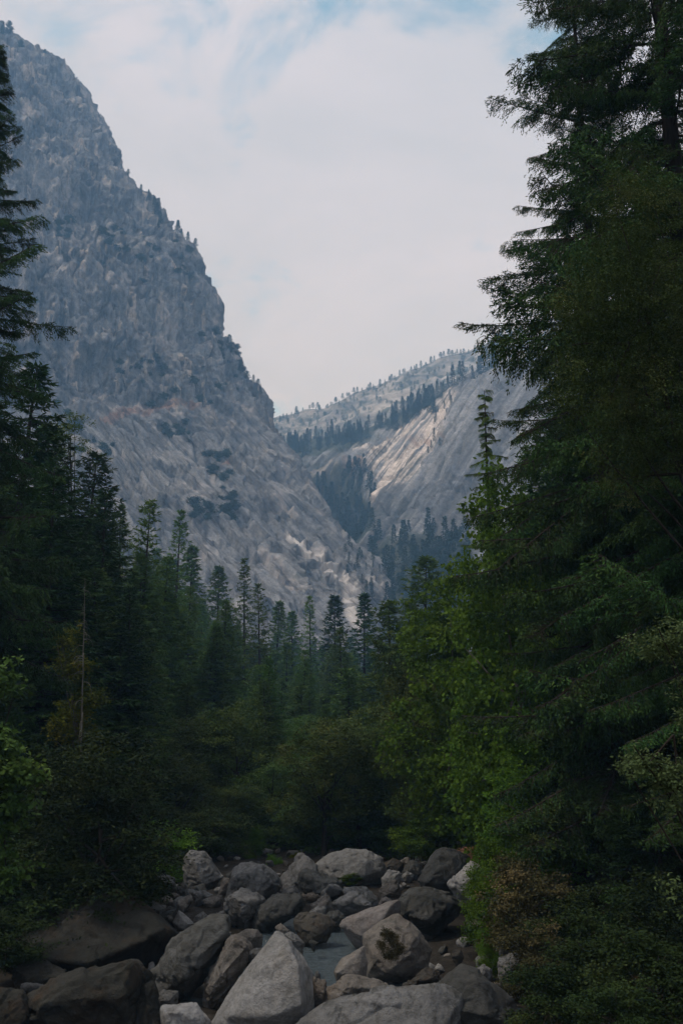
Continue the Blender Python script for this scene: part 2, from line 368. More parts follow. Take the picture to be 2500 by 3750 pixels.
# ------------------------------------------------------------------ the ground
def bed_z(y):
    y = np.asarray(y, float)
    return -0.55 + 0.03 * np.clip(y - 78, 0, 40) + 0.05 * np.clip(y - 118, 0, 490) + 0.12 * np.clip(y - 606, 0, 600)
POOL = at(1215, 3520, 38.2)
def ground_z(x, y):
    x = np.asarray(x, float); y = np.asarray(y, float)
    d = np.abs(x + 3.0) - np.interp(y, [20, 40, 80, 140, 400], [10.5, 10.5, 11, 5, 4])
    d = np.clip(d, 0, None)
    z = bed_z(y) + 22 * (1 - np.exp(-d / 42)) + 0.25 * np.clip(d - 60, 0, 700) * sstep(0, 500, y) * 0.6
    pool = np.exp(-(((x + 0.6) / 3.6) ** 2 + ((y - 43.0) / 9.0) ** 2) ** 1.5)
    return z - 1.3 * pool
def build_ground():
    xs = np.concatenate([-np.geomspace(3900, 32, 50), np.linspace(-31, 25, 95), np.geomspace(26, 3900, 50)])
    ys = np.concatenate([-np.geomspace(900, 20, 14), np.linspace(-10, 110, 170), np.geomspace(112, 4300, 90)])
    X, Y = np.meshgrid(xs, ys); x, y = X.ravel(), Y.ravel()
    P = np.stack([x, y, ground_z(x, y)], -1)
    near = 1 - sstep(100, 200, np.abs(y)) 
    P[:, 2] += near * 0.22 * fbm(np.stack([x * 0.5, y * 0.5, 0 * x], -1), 4) + (1 - near) * 3 * fbm(np.stack([x * 0.02, y * 0.02, 0 * x + 5], -1), 3)
    o = mesh_obj('ground', P, grid_faces(len(xs), len(ys)), SOIL)
    o.data.materials.append(BED)
    ce = np.array([p.center[:2] for p in o.data.polygons])
    bedm = (np.abs(ce[:, 0] + 3) < 11.2) & (ce[:, 1] > 15) & (ce[:, 1] < 100)
    o.data.polygons.foreach_set('material_index', bedm.astype(np.int32))
    tag(o, 'dark forest floor and stony river bed sloping up the valley', kind='structure')
build_ground()
g = Geo(); n = 24
X, Y = np.meshgrid(np.linspace(-6, 2.2, n), np.linspace(31, 57, n))
wv = np.stack([X.ravel(), Y.ravel(), 0 * X.ravel() - 0.72], -1)
tag(mesh_obj('pool_water', wv, grid_faces(n, n), WATER), 'small still pool of river water between the boulders', kind='structure')

# ------------------------------------------------------------------ the cliff on the left
SIL = np.array([(-700, -900), (-560, -200), (-420, 0), (0, 112), (60, 150), (150, 215), (230, 280), (290, 360), (330, 440), (400, 540), (428, 640),
    (490, 710), (550, 800), (605, 880), (680, 950), (715, 1040), (768, 1130), (785, 1230), (830, 1290), (868, 1380), (940, 1450), (972, 1510),
    (1000, 1600), (1080, 1690), (1118, 1760), (1170, 1850), (1218, 1950), (1300, 2025), (1385, 2085), (1462, 2180), (1510, 2300), (1560, 2450), (1620, 2800)], float)
def pos_mask(px, py, blobs, seedoff=0.0):
    m = np.zeros(len(px))
    for (cx, cy, rx, ry, rot) in blobs:
        a = math.radians(rot); dx, dy = px - cx, py - cy
        u = (dx * math.cos(a) + dy * math.sin(a)) / rx; v = (-dx * math.sin(a) + dy * math.cos(a)) / ry
        m = np.maximum(m, 1 - np.sqrt(u * u + v * v))
    return m
def cliff_point(t, py):
    xs = np.interp(py, SIL[:, 1], SIL[:, 0])
    x0 = np.interp(py, [-300, 0, 120, 2800], [-1100, -620, -330, -260])
    dm = np.interp(py, [-300, 110, 700, 1450, 1620, 2080, 2450, 2800], [1060, 1010, 930, 860, 815, 665, 560, 470])
    tt = np.minimum(t, 1.0); px = x0 + (xs - x0) * (1 - (1 - tt) ** 1.0)
    over = np.clip(t - 1, 0, None)
    px = px - over * over * 1600 - over * 30
    D = dm + 120 * tt + 90 * tt ** 7 + over * 900
    return px, D
CL_NU, CL_NV = 430, 690
def build_cliff():
    t = np.linspace(0, 1.16, CL_NU); t = np.where(t < 1, 0.42 * t + 0.58 * t ** 0.75, t)
    py = np.linspace(2600, -160, CL_NV)
    T, PY = np.meshgrid(t, py); T, PY = T.ravel(), PY.ravel()
    px, D = cliff_point(T, PY)
    dx, dy, dz = ray(px, PY)
    P = np.stack([dx / dy * D, D, HC + dz / dy * D], -1)
    nr = -grid_normals(P, CL_NU, CL_NV)
    if nr[:, 1].mean() > 0: nr = -nr
    wob = 40 * perlin(P * 0.01)
    up = 1 - sstep(1420, 1600, PY + wob - 0.05 * (px - 400))
    # upper wall: flutes, blocks and ledges;  lower: overlapping slabs that run down to the right
    fl = ridged(P * (0.030, 0.030, 0.0055) + 3, 4)
    w1, w2, cid = worley(P * (0.034, 0.034, 0.012) + 0.35 * fbm(P * 0.02, 2)[:, None])
    w1b, w2b, cidb = worley(P * (0.11, 0.11, 0.042) + 0.3 * fbm(P * 0.05, 2)[:, None])
    a = math.radians(48); ca, sa = math.cos(a), math.sin(a)
    along = P[:, 0] * ca - P[:, 2] * sa; across = P[:, 0] * sa + P[:, 2] * ca
    Q = np.stack([along * 0.0036, P[:, 1] * 0.003, across * 0.026], -1)
    nq = fbm(Q + 0.35 * perlin(P * 0.008)[:, None], 4)
    s1 = nq * 3.2; saw = s1 - np.floor(s1); saw = np.where(saw < 0.955, saw / 0.955, (1 - saw) / 0.045)
    Q2 = np.stack([along * 0.009, P[:, 1] * 0.008, across * 0.075], -1); n2 = fbm(Q2 + 9, 4); s2 = n2 * 2.5; saw2 = s2 - np.floor(s2)
    saw2 = np.where(saw2 < 0.93, saw2 / 0.93, (1 - saw2) / 0.07)
    big = 16 * fbm(P * 0.006 + 31, 3)
    hu = 8.0 * fl + 11.0 * (cid - 0.5) * sstep(0.0, 0.09, w2 - w1) + 3.2 * (cidb - 0.5) * sstep(0, 0.09, w2b - w1b) + 2.2 * ridged(P * (0.14, 0.14, 0.05), 3)
    hl = 9.0 * saw + 3.2 * saw2 + 0.5 * fbm(P * 0.1, 2)
    # joints: narrow grooves down the wall and along the slabs
    hu -= 6.0 * sstep(0.90, 0.98, 1 - 2 * np.abs(perlin(P * (0.028, 0.028, 0.0045) + 0.25 * fbm(P * 0.03, 2)[:, None] + 41))) + 4.0 * sstep(0.92, 0.99, 1 - 2 * np.abs(perlin(P * (0.016, 0.016, 0.03) + 0.3 * fbm(P * 0.04, 2)[:, None] + 61)))
    hl -= 4.5 * sstep(0.92, 0.985, 1 - 2 * np.abs(perlin(np.stack([along * 0.0065, P[:, 1] * 0.006, across * 0.030], -1) + 0.12 * fbm(P * 0.03, 2)[:, None] + 17))) + 3.0 * sstep(0.94, 0.99, 1 - 2 * np.abs(perlin(np.stack([along * 0.022, P[:, 1] * 0.012, across * 0.012], -1) + 0.2 * fbm(P * 0.03, 2)[:, None] + 27)))
    h = big * (0.35 + 0.65 * up) + up * hu + (1 - up) * hl
    h *= 1 - 0.25 * sstep(0.985, 1.0, T)
    P = P + nr * h[:, None]
    o = mesh_obj('cliff', P, grid_faces(CL_NU, CL_NV), CLIFF)
    attr(o, 'upper', up)
    nz = 0.45 * fbm(P * 0.03 + 3, 4) + 0.25 * fbm(P * 0.12, 3)
    attr(o, 'scar', 0.9 * sstep(-0.05, 0.4, pos_mask(px, PY, [(1200, 2105, 130, 26, 36), (1285, 2225, 44, 130, -14), (1110, 2040, 110, 14, 33)]) + nz * 0.4))
    attr(o, 'rust', 0.55 * sstep(0.15, 0.5, pos_mask(px, PY, [(430, 1540, 110, 22, -25), (590, 1492, 90, 20, 0), (520, 1520, 90, 18, -12), (830, 1720, 40, 16, 0), (680, 1492, 60, 14, 10)]) + nz * 0.7))
    tag(o, 'huge grey granite cliff face with slabs below and steep streaked wall above', kind='structure')
    return P.reshape(CL_NV, CL_NU, 3), px.reshape(CL_NV, CL_NU), PY.reshape(CL_NV, CL_NU)
CP, CPX, CPY = build_cliff()
def on_cliff(px, py):
    r = int(np.clip(round((2600 - py) / (2600 + 160) * (CL_NV - 1)), 0, CL_NV - 1))
    nfront = int(np.argmax(CPX[r])) + 1
    c = int(np.argmin(np.abs(CPX[r, :nfront] - px)))
    return CP[r, c]

# ------------------------------------------------------------------ the granite slope across the valley
RL = np.array([(850, 1690), (1000, 1650), (1100, 1625), (1200, 1605), (1350, 1570), (1480, 1505), (1600, 1445), (1680, 1385), (1760, 1350), (1900, 1320), (2100, 1280), (2700, 1150)], float)
SL_NU, SL_NV = 400, 330
def slope_depth(px, v):
    return 640 + 520 * v ** 1.25 + 0.55 * np.clip(1650 - px, -700, 800) * (0.35 + 0.65 * v) + 160 * v ** 8
def build_slope():
    u = np.linspace(900, 2200, SL_NU); v = np.linspace(0, 1.06, SL_NV)
    PX, V = np.meshgrid(u, v); PX, V = PX.ravel(), V.ravel()
    rp = np.interp(PX, RL[:, 0], RL[:, 1]); vv = np.minimum(V, 1)
    PYs = 2560 + (rp - 2560) * vv + np.clip(V - 1, 0, 1) * 900
    D = slope_depth(PX, vv) + np.clip(V - 1, 0, 1) * 4000
    dx, dy, dz = ray(PX, PYs)
    P = np.stack([dx / dy * D, D, HC + dz / dy * D], -1)
    nr = grid_normals(P, SL_NU, SL_NV)
    if nr[:, 1].mean() > 0: nr = -nr
    a = math.radians(58); ca, sa = math.cos(a), math.sin(a)
    along = P[:, 0] * ca + P[:, 2] * sa; across = -P[:, 0] * sa + P[:, 2] * ca
    n1 = fbm(np.stack([along * 0.0016, P[:, 1] * 0.0012, across * 0.022], -1) + 0.15 * perlin(P * 0.006)[:, None], 4)
    s1 = n1 * 3; saw = s1 - np.floor(s1); saw = np.where(saw < 0.8, saw / 0.8, (1 - saw) / 0.2)
    n2 = ridged(np.stack([along * 0.006, P[:, 1] * 0.004, across * 0.11], -1) + 4, 4)
    v1, v2, vc = worley(np.stack([along * 0.010, P[:, 1] * 0.012, across * 0.035], -1) + 0.25 * fbm(P * 0.02, 2)[:, None])
    w1, w2, cid = worley(P * 0.014 + 0.3 * fbm(P * 0.01, 2)[:, None])
    h = 8 * saw + 4 * n2 + 11 * (vc - 0.5) * sstep(0, .12, v2 - v1) + 20 * fbm(P * 0.004 + 8, 3) + 7 * (cid - 0.5)
    h -= 6 * sstep(0.90, 0.98, 1 - 2 * np.abs(perlin(np.stack([along * 0.004, P[:, 1] * 0.004, across * 0.026], -1) + 0.15 * fbm(P * 0.02, 2)[:, None] + 3))) + 5 * sstep(0.92, 0.99, 1 - 2 * np.abs(perlin(np.stack([along * 0.016, P[:, 1] * 0.01, across * 0.008], -1) + 0.2 * fbm(P * 0.02, 2)[:, None] + 13)))
    # the tree-filled hollow left of the streaked face
    hol = np.clip(pos_mask(PX, PYs, [(1255, 1880, 130, 190, -25)]), 0, 1)
    h -= 25 * sstep(0, 0.7, hol); h *= 1 - 0.8 * sstep(0.94, 1.0, V)
    P = P + nr * h[:, None]
    o = mesh_obj('granite_slope', P, grid_faces(SL_NU, SL_NV), SLOPE)
    nz = 0.5 * fbm(P * 0.02 + 3, 4)
    scar = pos_mask(PX, PYs, [(1500, 1630, 300, 120, -56), (1600, 1500, 120, 50, -40), (1420, 1790, 140, 45, -62), (1200, 1770, 90, 35, -35), (1330, 1640, 60, 40, -50)])
    attr(o, 'scar', sstep(0.05, 0.5, scar + 0.4 * nz))
    attr(o, 'rust', 0.6 * sstep(0.1, 0.5, pos_mask(PX, PYs, [(1215, 1790, 60, 45, -40), (1330, 1740, 70, 40, -30), (1560, 1610, 90, 12, -6)]) + 0.4 * nz))
    soil = np.maximum(pos_mask(PX, PYs, [(1255, 1900, 150, 190, -25), (1560, 2250, 330, 330, 0), (1180, 1640, 230, 55, -14), (1480, 1500, 190, 40, -27)]), 0)
    attr(o, 'soil', 0.9 * sstep(0.0, 0.3, soil + 0.35 * nz))
    tag(o, 'pale streaked granite slope across the valley with forest along its top', kind='structure')
    return P.reshape(SL_NV, SL_NU, 3), PX.reshape(SL_NV, SL_NU), PYs.reshape(SL_NV, SL_NU)
SP, SPX, SPY = build_slope()
def on_slope(px, py):
    rp = np.interp(px, RL[:, 0], RL[:, 1]); v = np.clip((py - 2560) / (rp - 2560), 0, 1)
    return SP[int(round(v / 1.06 * (SL_NV - 1))), int(np.clip(round((px - 900) / 1300 * (SL_NU - 1)), 0, SL_NU - 1))]

# ------------------------------------------------------------------ the far ridge
FR = np.array([(700, 1640), (900, 1580), (1000, 1540), (1100, 1522), (1200, 1497), (1300, 1450), (1480, 1378), (1560, 1345), (1640, 1312), (1690, 1306), (1780, 1272), (1880, 1225), (1960, 1200), (2150, 1150), (2700, 1080)], float)
FR_NU, FR_NV = 330, 130
def build_ridge():
    u = np.linspace(720, 2690, FR_NU); v = np.linspace(0, 1.08, FR_NV)
    PX, V = np.meshgrid(u, v); PX, V = PX.ravel(), V.ravel(); vv = np.minimum(V, 1)
    rp = np.interp(PX, FR[:, 0], FR[:, 1])
    PYs = rp + 330 * (1 - vv) + np.clip(V - 1, 0, 1) * 400
    D = 1500 + 480 * vv ** 0.9 + 0.15 * (1600 - PX) + np.clip(V - 1, 0, 1) * 5000
    dx, dy, dz = ray(PX, PYs)
    P = np.stack([dx / dy * D, D, HC + dz / dy * D], -1)
    h = 10 * ridged(P * 0.008, 3) + 5 * fbm(P * (0.02, 0.02, 0.06), 4); h *= 1 - 0.5 * sstep(0.9, 1, V)
    P[:, 2] += h; P[:, 1] -= h
    o = mesh_obj('far_ridge', P, grid_faces(FR_NU, FR_NV), RIDGE)
    tag(o, 'hazy blue far ridge of pale rock dotted with small trees', kind='structure')
    return P.reshape(FR_NV, FR_NU, 3)
RP = build_ridge()
def on_ridge(px, v):
    return RP[int(round(v / 1.08 * (FR_NV - 1))), int(np.clip(round((px - 720) / 1970 * (FR_NU - 1)), 0, FR_NU - 1))]

# ------------------------------------------------------------------ boulders of the river bed
def bed_hit(px, py, z=None):
    """where the sight line of a pixel meets the river bed"""
    x, y, zz = ray(px, py); Y = 40.0
    for _ in range(12):
        zt = bed_z(Y) if z is None else z
        Y = np.clip((zt - HC) / zz * y, 22, 110) if zz < -0.01 else 110
    return float(Y)
def hull_mesh(pts):
    import bmesh
    bm = bmesh.new()
    for p in pts: bm.verts.new(p)
    r = bmesh.ops.convex_hull(bm, input=bm.verts)
    bmesh.ops.delete(bm, geom=[v for v in bm.verts if not v.link_faces], context='VERTS')
    me = bpy.data.meshes.new('hull'); bm.to_mesh(me); bm.free(); return me
def remesh(me, voxel):
    o = bpy.data.objects.new('tmp', me); COL.objects.link(o)
    md = o.modifiers.new('r', 'REMESH'); md.mode = 'VOXEL'; md.voxel_size = voxel
    dg = bpy.context.evaluated_depsgraph_get()
    m2 = bpy.data.meshes.new_from_object(o.evaluated_get(dg))
    bpy.data.objects.remove(o); bpy.data.meshes.remove(me)
    V = np.empty(len(m2.vertices) * 3); m2.vertices.foreach_get('co', V); V = V.reshape(-1, 3)
    Fq = np.array([tuple(p.vertices) for p in m2.polygons if len(p.vertices) == 4])
    bpy.data.meshes.remove(m2)
    return V, Fq
def smooth_verts(V, Fq, it, f=0.5):
    E = np.concatenate([Fq[:, [0, 1]], Fq[:, [1, 2]], Fq[:, [2, 3]], Fq[:, [3, 0]]])
    cnt = np.bincount(E[:, 0], minlength=len(V)).astype(float)[:, None] + 1e-9
    for _ in range(it):
        A = np.stack([np.bincount(E[:, 0], V[E[:, 1], k], minlength=len(V)) for k in range(3)], -1) / cnt
        V = V + f * (A - V)
    return V
def vnormals(V, Fq):
    n = np.cross(V[Fq[:, 2]] - V[Fq[:, 0]], V[Fq[:, 3]] - V[Fq[:, 1]])
    N = np.stack([np.bincount(Fq.ravel(), np.repeat(n[:, k], 4), minlength=len(V)) for k in range(3)], -1)
    return N / (np.linalg.norm(N, axis=1)[:, None] + 1e-9)
def rock_detail(V, Fq, size, seed, rough=1.0, rnd=3):
    V = smooth_verts(V, Fq, rnd)
    N = vnormals(V, Fq); S = V / size + seed * 3.1
    # chipped planes, cracks and weathering
    w1, w2, cid = worley(S * (2.2, 2.2, 1.8) + 0.25 * fbm(S * 2, 2)[:, None])
    d = 0.06 * (cid - 0.5) * sstep(0, 0.07, w2 - w1) + 0.022 * fbm(S * 1.6, 3) + 0.018 * fbm(S * 6, 3)
    cr = ridged(S * (1.4, 1.4, 2.6) + 0.4 * perlin(S * 3)[:, None] + 5, 2)
    d -= 0.045 * sstep(1.15, 1.38, cr)
    d += 0.010 * ridged(S * 9 + 2, 2)
    d -= 0.035 * sstep(0.62, 0.8, worley(S * 4.3 + 0.3 * fbm(S * 5, 2)[:, None])[2]) * sstep(0.0, 0.4, fbm(S * 2.4 + 9, 2) + 0.1)
    V = V + N * (d * size * rough)[:, None]
    return V
def boulder(name, out, mat, label, base=None, Y=None, front=None, T=0.5, rough=1.0, rnd=1, res=36, sink=0.25, cat='boulder', group=None, low=0.18, rs=0):
    """out: traced outline in photo pixels; it stands on the bed where its foot is seen (or at Y)"""
    rng = np.random.default_rng(abs(hash(label)) % 99991 if False else sum(ord(c) * (i + 1) for i, c in enumerate(label)) + rs)
    out = np.array(out, float)
    ya = bed_hit(out[:, 0].mean(), min(out[:, 1].max(), 3760) if base is None else base)
    Y = ya if Y is None else min(Y, ya)
    wpx = np.ptp(out[:, 0]); hpx = np.ptp(out[:, 1]); size = (wpx * hpx) ** 0.5 / F * Y
    th = T * size; c = out.mean(0); Yc = Y + th * 0.45
    pts = [at(x, y, Yc) for x, y in out]
    bot = out[out[:, 1] > out[:, 1].max() - 0.2 * hpx]
    for x, y in bot:
        p = at(x, y, Yc); pts.append(p - (0, 0, sink)); 
    if front is None:
        front = []
        for x, y in out:
            k = rng.choice([0.25, 0.5, 0.8]) * rng.uniform(.9, 1.1)
            front.append((c[0] + (x - c[0]) * k, c[1] + (y - c[1]) * k + low * hpx * (1 if y < c[1] else 0.4), rng.uniform(0.55, 1.0)))
    for (x, y, dpt) in front: pts.append(at(x, y, Yc - dpt * th))
    for x, y in out:
        k = rng.uniform(0.6, 0.85); pts.append(at(c[0] + (x - c[0]) * k, c[1] + (y - c[1]) * k, Yc + th * rng.uniform(0.7, 1.2)))
    me = hull_mesh(pts)
    V, Fq = remesh(me, max(size / res, 0.02))
    V = rock_detail(V, Fq, size, rng.uniform(0, 30), rough, rnd)
    loc = np.array([V[:, 0].mean(), V[:, 1].mean(), V[:, 2].min()])
    o = mesh_obj(name, V, Fq, GR[mat] if isinstance(mat, str) else mat, loc=loc)
    tag(o, label, cat, group)
    return o
BG = 'boulders in the river bed'
def B(out, mat, label, **kw): return boulder('boulder', out, mat, label, group=BG, **kw)
B([(695,3114),(745,3116),(768,3138),(806,3199),(822,3211),(775,3251),(745,3254),(680,3246),(668,3176),(672,3146)], 'grey', 'tall wedge boulder with one pale slanting face and one dark face', Y=68, front=[(697,3125,.5),(720,3180,.9),(742,3246,1.0),(700,3240,.5),(760,3240,.55)], rough=.7)
B([(618,3134),(655,3131),(673,3165),(660,3198),(620,3205)], 'grey', 'grey boulder half hidden behind the left bank bush', Y=70)
B([(862,3180),(913,3163),(963,3160),(978,3184),(1020,3207),(1036,3253),(970,3300),(822,3298),(830,3235)], 'grey', 'broad grey boulder with bumpy top left of the big rounded one', Y=63, T=.55, rough=1.3)
B([(795,3282),(818,3214),(840,3216),(828,3275)], 'tan', 'narrow brownish slab leaning between two larger boulders', Y=61)
B([(836,3280),(879,3252),(959,3276),(971,3295),(915,3356),(913,3396),(883,3396),(845,3345),(815,3332),(818,3300)], 'grey', 'pale split block beside the dark block with the white shard', Y=55, front=[(850,3285,.6),(880,3300,1),(940,3300,.8),(885,3350,.9),(895,3380,.6)], rough=1.1)
B([(925,3386),(932,3325),(1000,3278),(1036,3264),(1048,3270),(1103,3280),(1115,3318),(1092,3350),(1045,3364),(970,3400),(935,3404)], 'dark', 'long dark block tilted to the left with a sharp top edge', Y=53, front=[(945,3340,.5),(1010,3300,.75),(1090,3300,.7),(950,3380,.8),(1060,3345,1.0)], rough=.9)
B([(1025,3216),(1065,3165),(1115,3131),(1134,3145),(1162,3165),(1168,3205),(1150,3250),(1035,3268)], 'grey', 'grey pointed boulder leaning on the big rounded boulder from behind', Y=66, rough=.6)
B([(1150,3168),(1206,3128),(1275,3108),(1352,3111),(1398,3142),(1415,3192),(1405,3220),(1348,3244),(1317,3240),(1248,3240),(1164,3215)], 'grey', 'biggest rounded pale boulder at the back of the river bed', Y=66, front=[(1200,3170,.6),(1275,3140,.6),(1340,3150,.85),(1390,3190,.7),(1300,3215,1.1),(1220,3215,.9)], rough=.55, res=44)
B([(1086,3226),(1095,3195),(1115,3181),(1157,3192),(1214,3211),(1248,3230),(1258,3272),(1233,3291),(1187,3290),(1095,3290)], 'dark', 'dark lumpy boulder in front of the biggest rounded boulder', Y=60, rough=1.2)
B([(1022,3266),(1080,3238),(1098,3270),(1095,3290),(1060,3292)], 'grey', 'low grey slab under the dark lumpy boulder', Y=60.5)
B([(1136,3312),(1195,3273),(1206,3287),(1224,3335),(1190,3350),(1140,3335)], 'tan', 'small pyramid shaped tan boulder beside the driftwood log', Y=55, rough=.8)
B([(1212,3306),(1268,3280),(1275,3264),(1306,3262),(1333,3283),(1357,3314),(1352,3328),(1306,3341),(1225,3328)], 'pale', 'whitish rounded boulder with cracked top in mid river bed', Y=56, rough=.9)
B([(1254,3257),(1325,3242),(1363,3268),(1387,3297),(1379,3324),(1352,3330),(1260,3300)], 'grey', 'grey boulder just behind the whitish cracked boulder', Y=58.5)
B([(1386,3257),(1444,3217),(1459,3230),(1470,3260),(1459,3299),(1395,3283)], 'tan', 'small tan boulder with hollow side left of the overhanging block', Y=59, rough=1.3)
B([(1461,3213),(1490,3191),(1514,3203),(1512,3226),(1476,3236)], 'grey', 'small rounded grey boulder behind the overhanging block', Y=63)
B([(1405,3160),(1440,3142),(1476,3160),(1472,3204),(1415,3210)], 'brown', 'brownish boulder at the forest edge right of the biggest boulder', Y=73)
B([(1395,3215),(1420,3185),(1462,3188),(1475,3220),(1440,3250),(1395,3255)], 'grey', 'low grey boulder between biggest boulder and small tan one', Y=65)
B([(1468,3206),(1490,3152),(1520,3153),(1566,3190),(1545,3225),(1490,3222)], 'dark', 'dark grey triangular boulder under the green oak at the back', Y=70)
B([(1241,3391),(1256,3364),(1371,3320),(1413,3302),(1462,3290),(1470,3340),(1402,3390),(1345,3430),(1332,3468),(1302,3452),(1271,3420)], 'pink', 'smooth pinkish slab sloping down into the pool', Y=47.5, front=[(1262,3385,.3),(1350,3345,.5),(1430,3315,.5),(1320,3430,.75),(1400,3370,.8)], rough=.35, T=.4)
B([(1384,3312),(1394,3289),(1413,3284),(1432,3295),(1427,3318)], 'pink', 'small rounded pink boulder behind the smooth pinkish slab', Y=54)
B([(1325,3425),(1340,3412),(1455,3338),(1530,3400),(1582,3470),(1572,3540),(1503,3538),(1409,3589),(1340,3570),(1348,3495),(1332,3457)], 'tan', 'squared boulder with a dry shrub growing on its face', Y=39.5, front=[(1345,3430,.3),(1440,3375,.5),(1520,3440,.8),(1370,3520,.9),(1410,3570,1.0),(1500,3500,1.1)], rough=.6, res=44, T=.45)
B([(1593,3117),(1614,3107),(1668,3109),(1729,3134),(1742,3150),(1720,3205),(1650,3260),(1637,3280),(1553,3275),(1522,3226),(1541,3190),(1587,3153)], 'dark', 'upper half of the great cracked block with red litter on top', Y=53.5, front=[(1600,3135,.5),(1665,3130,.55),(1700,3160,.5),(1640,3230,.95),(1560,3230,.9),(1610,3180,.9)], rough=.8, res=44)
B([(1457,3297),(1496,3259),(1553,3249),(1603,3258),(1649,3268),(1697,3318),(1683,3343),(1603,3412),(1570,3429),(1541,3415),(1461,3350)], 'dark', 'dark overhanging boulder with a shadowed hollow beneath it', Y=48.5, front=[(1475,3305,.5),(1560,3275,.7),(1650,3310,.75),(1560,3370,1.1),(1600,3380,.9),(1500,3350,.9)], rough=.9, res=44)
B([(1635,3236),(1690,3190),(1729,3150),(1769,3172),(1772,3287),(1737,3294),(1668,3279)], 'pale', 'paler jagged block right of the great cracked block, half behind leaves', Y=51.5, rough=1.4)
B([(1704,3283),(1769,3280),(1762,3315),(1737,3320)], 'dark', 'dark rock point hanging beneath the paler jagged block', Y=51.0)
# left bank slabs
B([(388,3278),(430,3263),(517,3294),(617,3375),(662,3420),(640,3450),(560,3462),(488,3500),(316,3558),(150,3545),(-60,3500),(-60,3410),(250,3385)], 'deep_shade', 'wide sloping slab strewn with brown earth on the left bank', Y=43, front=[(440,3290,.1),(520,3330,.2),(600,3395,.35),(540,3440,.6),(320,3530,1.0),(100,3510,1.0),(300,3420,.5)], T=.55, res=60, rough=.45, sink=1.0)
B([(285,3562),(380,3534),(482,3510),(515,3518),(527,3560),(510,3610),(500,3800),(90,3800),(105,3650),(240,3618)], 'deep_shade', 'dark blocky rock ledge at the bottom of the left bank', Y=34, front=[(320,3575,.5),(480,3530,.7),(505,3570,.6),(440,3640,1.0),(150,3680,.9),(300,3600,.8)], T=.4, res=56, rough=1.2, sink=.6)
B([(38,3542),(100,3520),(170,3524),(240,3556),(232,3600),(160,3630),(70,3615)], 'deep_shade', 'small dark slab resting on the earthy left ledge', Y=37.5, rough=1.2)
B([(-40,3640),(0,3610),(90,3625),(115,3680),(100,3800),(-60,3800)], 'deep_shade', 'black rock in the lower left corner below the ledge', Y=33.5)
B([(524,3540),(556,3572),(546,3640),(592,3700),(600,3800),(480,3800),(500,3640)], 'deep_shade', 'narrow dark upright rock between ledge and pale foot rock', Y=33.5, rough=1.1)
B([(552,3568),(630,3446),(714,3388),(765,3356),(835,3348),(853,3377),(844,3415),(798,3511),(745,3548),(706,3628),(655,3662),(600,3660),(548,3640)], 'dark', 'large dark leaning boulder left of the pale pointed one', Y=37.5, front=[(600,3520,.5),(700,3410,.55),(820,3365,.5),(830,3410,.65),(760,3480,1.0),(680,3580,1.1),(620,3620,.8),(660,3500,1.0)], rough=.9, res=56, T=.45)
B([(847,3418),(902,3441),(926,3469),(907,3541),(867,3595),(791,3683),(745,3688),(747,3595),(788,3541),(806,3495)], 'tan', 'long brown boulder wedged between dark leaning and pale pointed boulders', Y=37.0, rough=1.3, res=46, front=[(855,3440,.5),(900,3470,.9),(840,3540,1.0),(780,3620,1.0),(765,3665,.8),(880,3540,.6)])
B([(893,3480),(967,3470),(958,3500),(932,3526),(904,3545)], 'grey', 'small layered rock at the shoulder of the pointed boulder', Y=36.5, rough=2.2)
B([(985,3440),(1013,3408),(1042,3420),(1075,3455),(1107,3503),(1140,3560),(1152,3640),(1148,3690),(1140,3800),(740,3800),(795,3705),(850,3610),(905,3545),(950,3498)], 'pale', 'big pale pointed boulder at the front with a shaded right face', Y=32.5, front=[(1022,3425,.25),(1052,3445,.5),(1092,3530,.8),(1102,3680,1.05),(1000,3720,1.0),(850,3720,.75),(960,3560,.6)], rough=.35, res=66, T=.42, sink=.6)
B([(590,3684),(650,3678),(722,3673),(738,3702),(774,3735),(790,3800),(592,3800)], 'pale', 'pale flat topped rock at the foot of the dark leaning boulder', Y=32.5, rough=.6)
B([(573,3645),(600,3624),(655,3628),(652,3684),(600,3696),(573,3685)], 'grey', 'small grey rock above the pale flat topped rock', Y=34.5)
B([(864,3421),(902,3401),(944,3403),(964,3430),(956,3458),(906,3454)], 'tan', 'small rounded tan boulder behind the pale pointed one', Y=45, rough=.5)
B([(1072,3370),(1095,3344),(1149,3338),(1195,3351),(1228,3383),(1201,3430),(1141,3444),(1103,3444),(1079,3405)], 'brown', 'rounded brown boulder at the far end of the pool', Y=45.5, rough=.6, res=44)
B([(1132,3339),(1164,3319),(1191,3321),(1201,3356),(1170,3372)], 'grey', 'small grey boulder behind the rounded brown one', Y=49.5)
B([(1005,3396),(1023,3380),(1059,3406),(1038,3426)], 'tan', 'little tan rock between long dark block and pointed boulder', Y=47)
B([(1040,3421),(1061,3408),(1088,3422),(1117,3455),(1107,3488),(1060,3475)], 'grey', 'smooth grey rock peeking behind the tip of pointed boulder', Y=40)
B([(1128,3452),(1138,3439),(1169,3451),(1150,3466)], 'dark', 'little dark stone at the edge of the pool', Y=43.3)
B([(1219,3558),(1248,3511),(1333,3463),(1346,3526),(1341,3572),(1279,3580),(1241,3590)], 'tan', 'smooth rock dipping into the right side of the pool', Y=37.2, rough=.35)
B([(1185,3662),(1193,3618),(1241,3583),(1268,3565),(1302,3567),(1356,3579),(1409,3598),(1432,3618),(1356,3650),(1256,3672)], 'tan', 'tan knobbly rock closing the near end of the pool', Y=34.5, rough=.8)
B([(1145,3577),(1195,3586),(1197,3622),(1182,3668),(1150,3660)], 'tan', 'small squared tan rock between pointed boulder and pool', Y=34.8)
